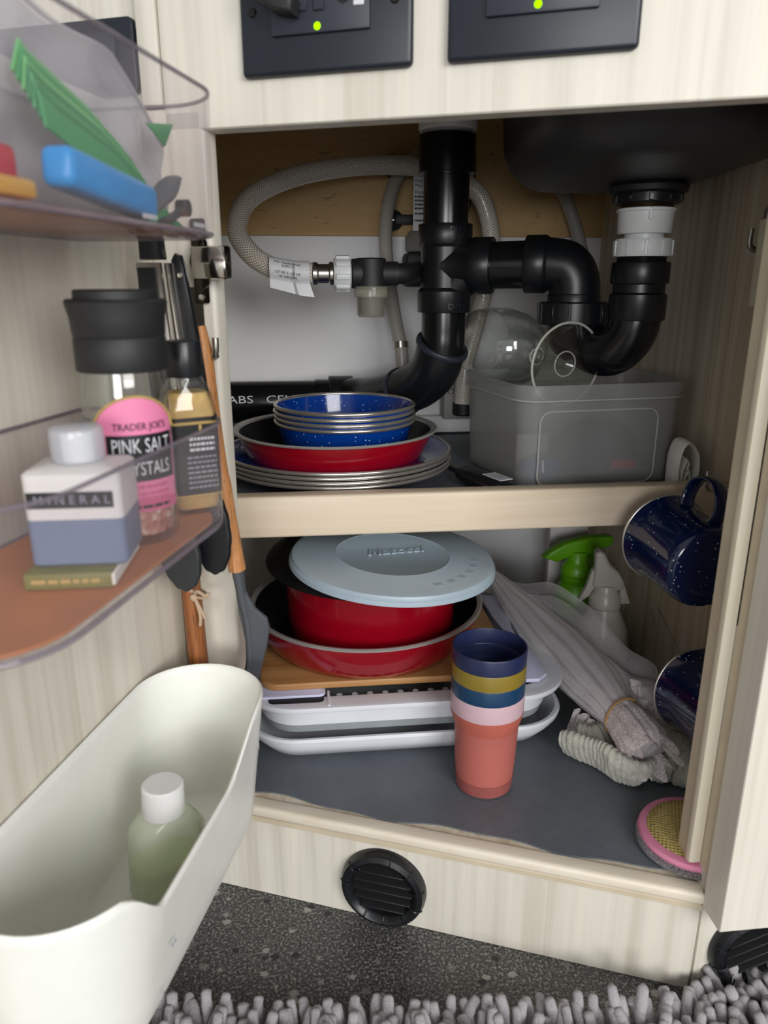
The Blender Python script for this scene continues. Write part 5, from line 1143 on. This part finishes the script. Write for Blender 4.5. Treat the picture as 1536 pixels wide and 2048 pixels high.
part('bottle_cap', lathe([(0, .0820), (.0125, .0820), (.0138, .0806), (.0142, .0640), (.0142, .0610), (0, .0610)], 40, som), 'whiteplastic', soap, 'white screw cap')
for k in range(9):
    part('grip_rib', tube([som @ V3((.0205 + .0000 * k, -.0135, .010 + k * .0046)), som @ V3((.0248, -.0080, .010 + k * .0046)), som @ V3((.0252, .0060, .010 + k * .0046))], .0011, 8, 6), 'soap', soap)

# ================================================================== chenille rug at the bottom
rug = thing('shag_rug', 'pale grey chenille shag rug on the dark floor in front of the cabinet', 'rug', (.1, .30, .0125))
part('rug_backing', prism([(-.40, .448), (.100, .4240), (.235, .4120), (.330, .4230), (.60, .4460), (.60, .10), (-.40, .10)], .0124, .0165), 'rugback', rug)
def edge_y(x):
    return lerp([(-.5, .470), (-.137, .4560), (.098, .4300), (.235, .4180), (.300, .4240), (.345, .4340), (.60, .455)], x)
def tuft(x, y, L_, az, tilt, bend, r, zb):
    d_ = V3((math.cos(az), math.sin(az), 0)); P = []
    for k in range(7):
        t_ = min(1, k / 5.4); an = tilt + bend * t_; P.append((P[-1] if P else V3((x, y, zb))) + (V3((0, 0, 1)) * math.cos(an) + d_ * math.sin(an)) * ((L_ / 5.4 if k < 6 else L_ * .07) if P else 0))
    n = 8; fr_ = frames(P, (1, .2, 0)); rings = []
    for i, (p, (t, a, b)) in enumerate(zip(P, fr_)):
        rr = r * (.9, 1.06, .95, 1.07, .98, .92, .55)[i]
        rings.append([p + a * rr * math.cos(2 * pi * j / n) * (1 + random.uniform(-.10, .10)) + b * rr * math.sin(2 * pi * j / n) * (1 + random.uniform(-.10, .10)) for j in range(n)])
    return loft(rings)
tufts = []
random.seed(11)
for row in range(8):
    y_off = -.004 - row * .0105
    x = -.24
    while x < .50:
        x += random.uniform(.0082, .0108)
        y = edge_y(x) + y_off + random.uniform(-.003, .003)
        up_ = ss(.26, .40, x)
        az = random.gauss(pi / 2, .35); tl_ = random.uniform(.25, .75) if row < 2 else random.uniform(.0, .45)
        if up_ > .3: az = random.gauss(pi * .72, .5)
        zb = .0150 + .010 * up_ * random.uniform(.5, 1)
        tufts.append(tuft(x, y, random.uniform(.018, .027), az, tl_, random.uniform(-.1, .55), random.uniform(.0040, .0050), zb))
tufts.append(tuft(.228, .4150, .034, 2.0, .15, .25, .0044, .016)); tufts.append(tuft(.246, .4150, .036, 1.2, .02, .15, .0046, .016))
part('rug_pile', cat(*tufts), 'chenille', rug, None, 60, 'stuff')
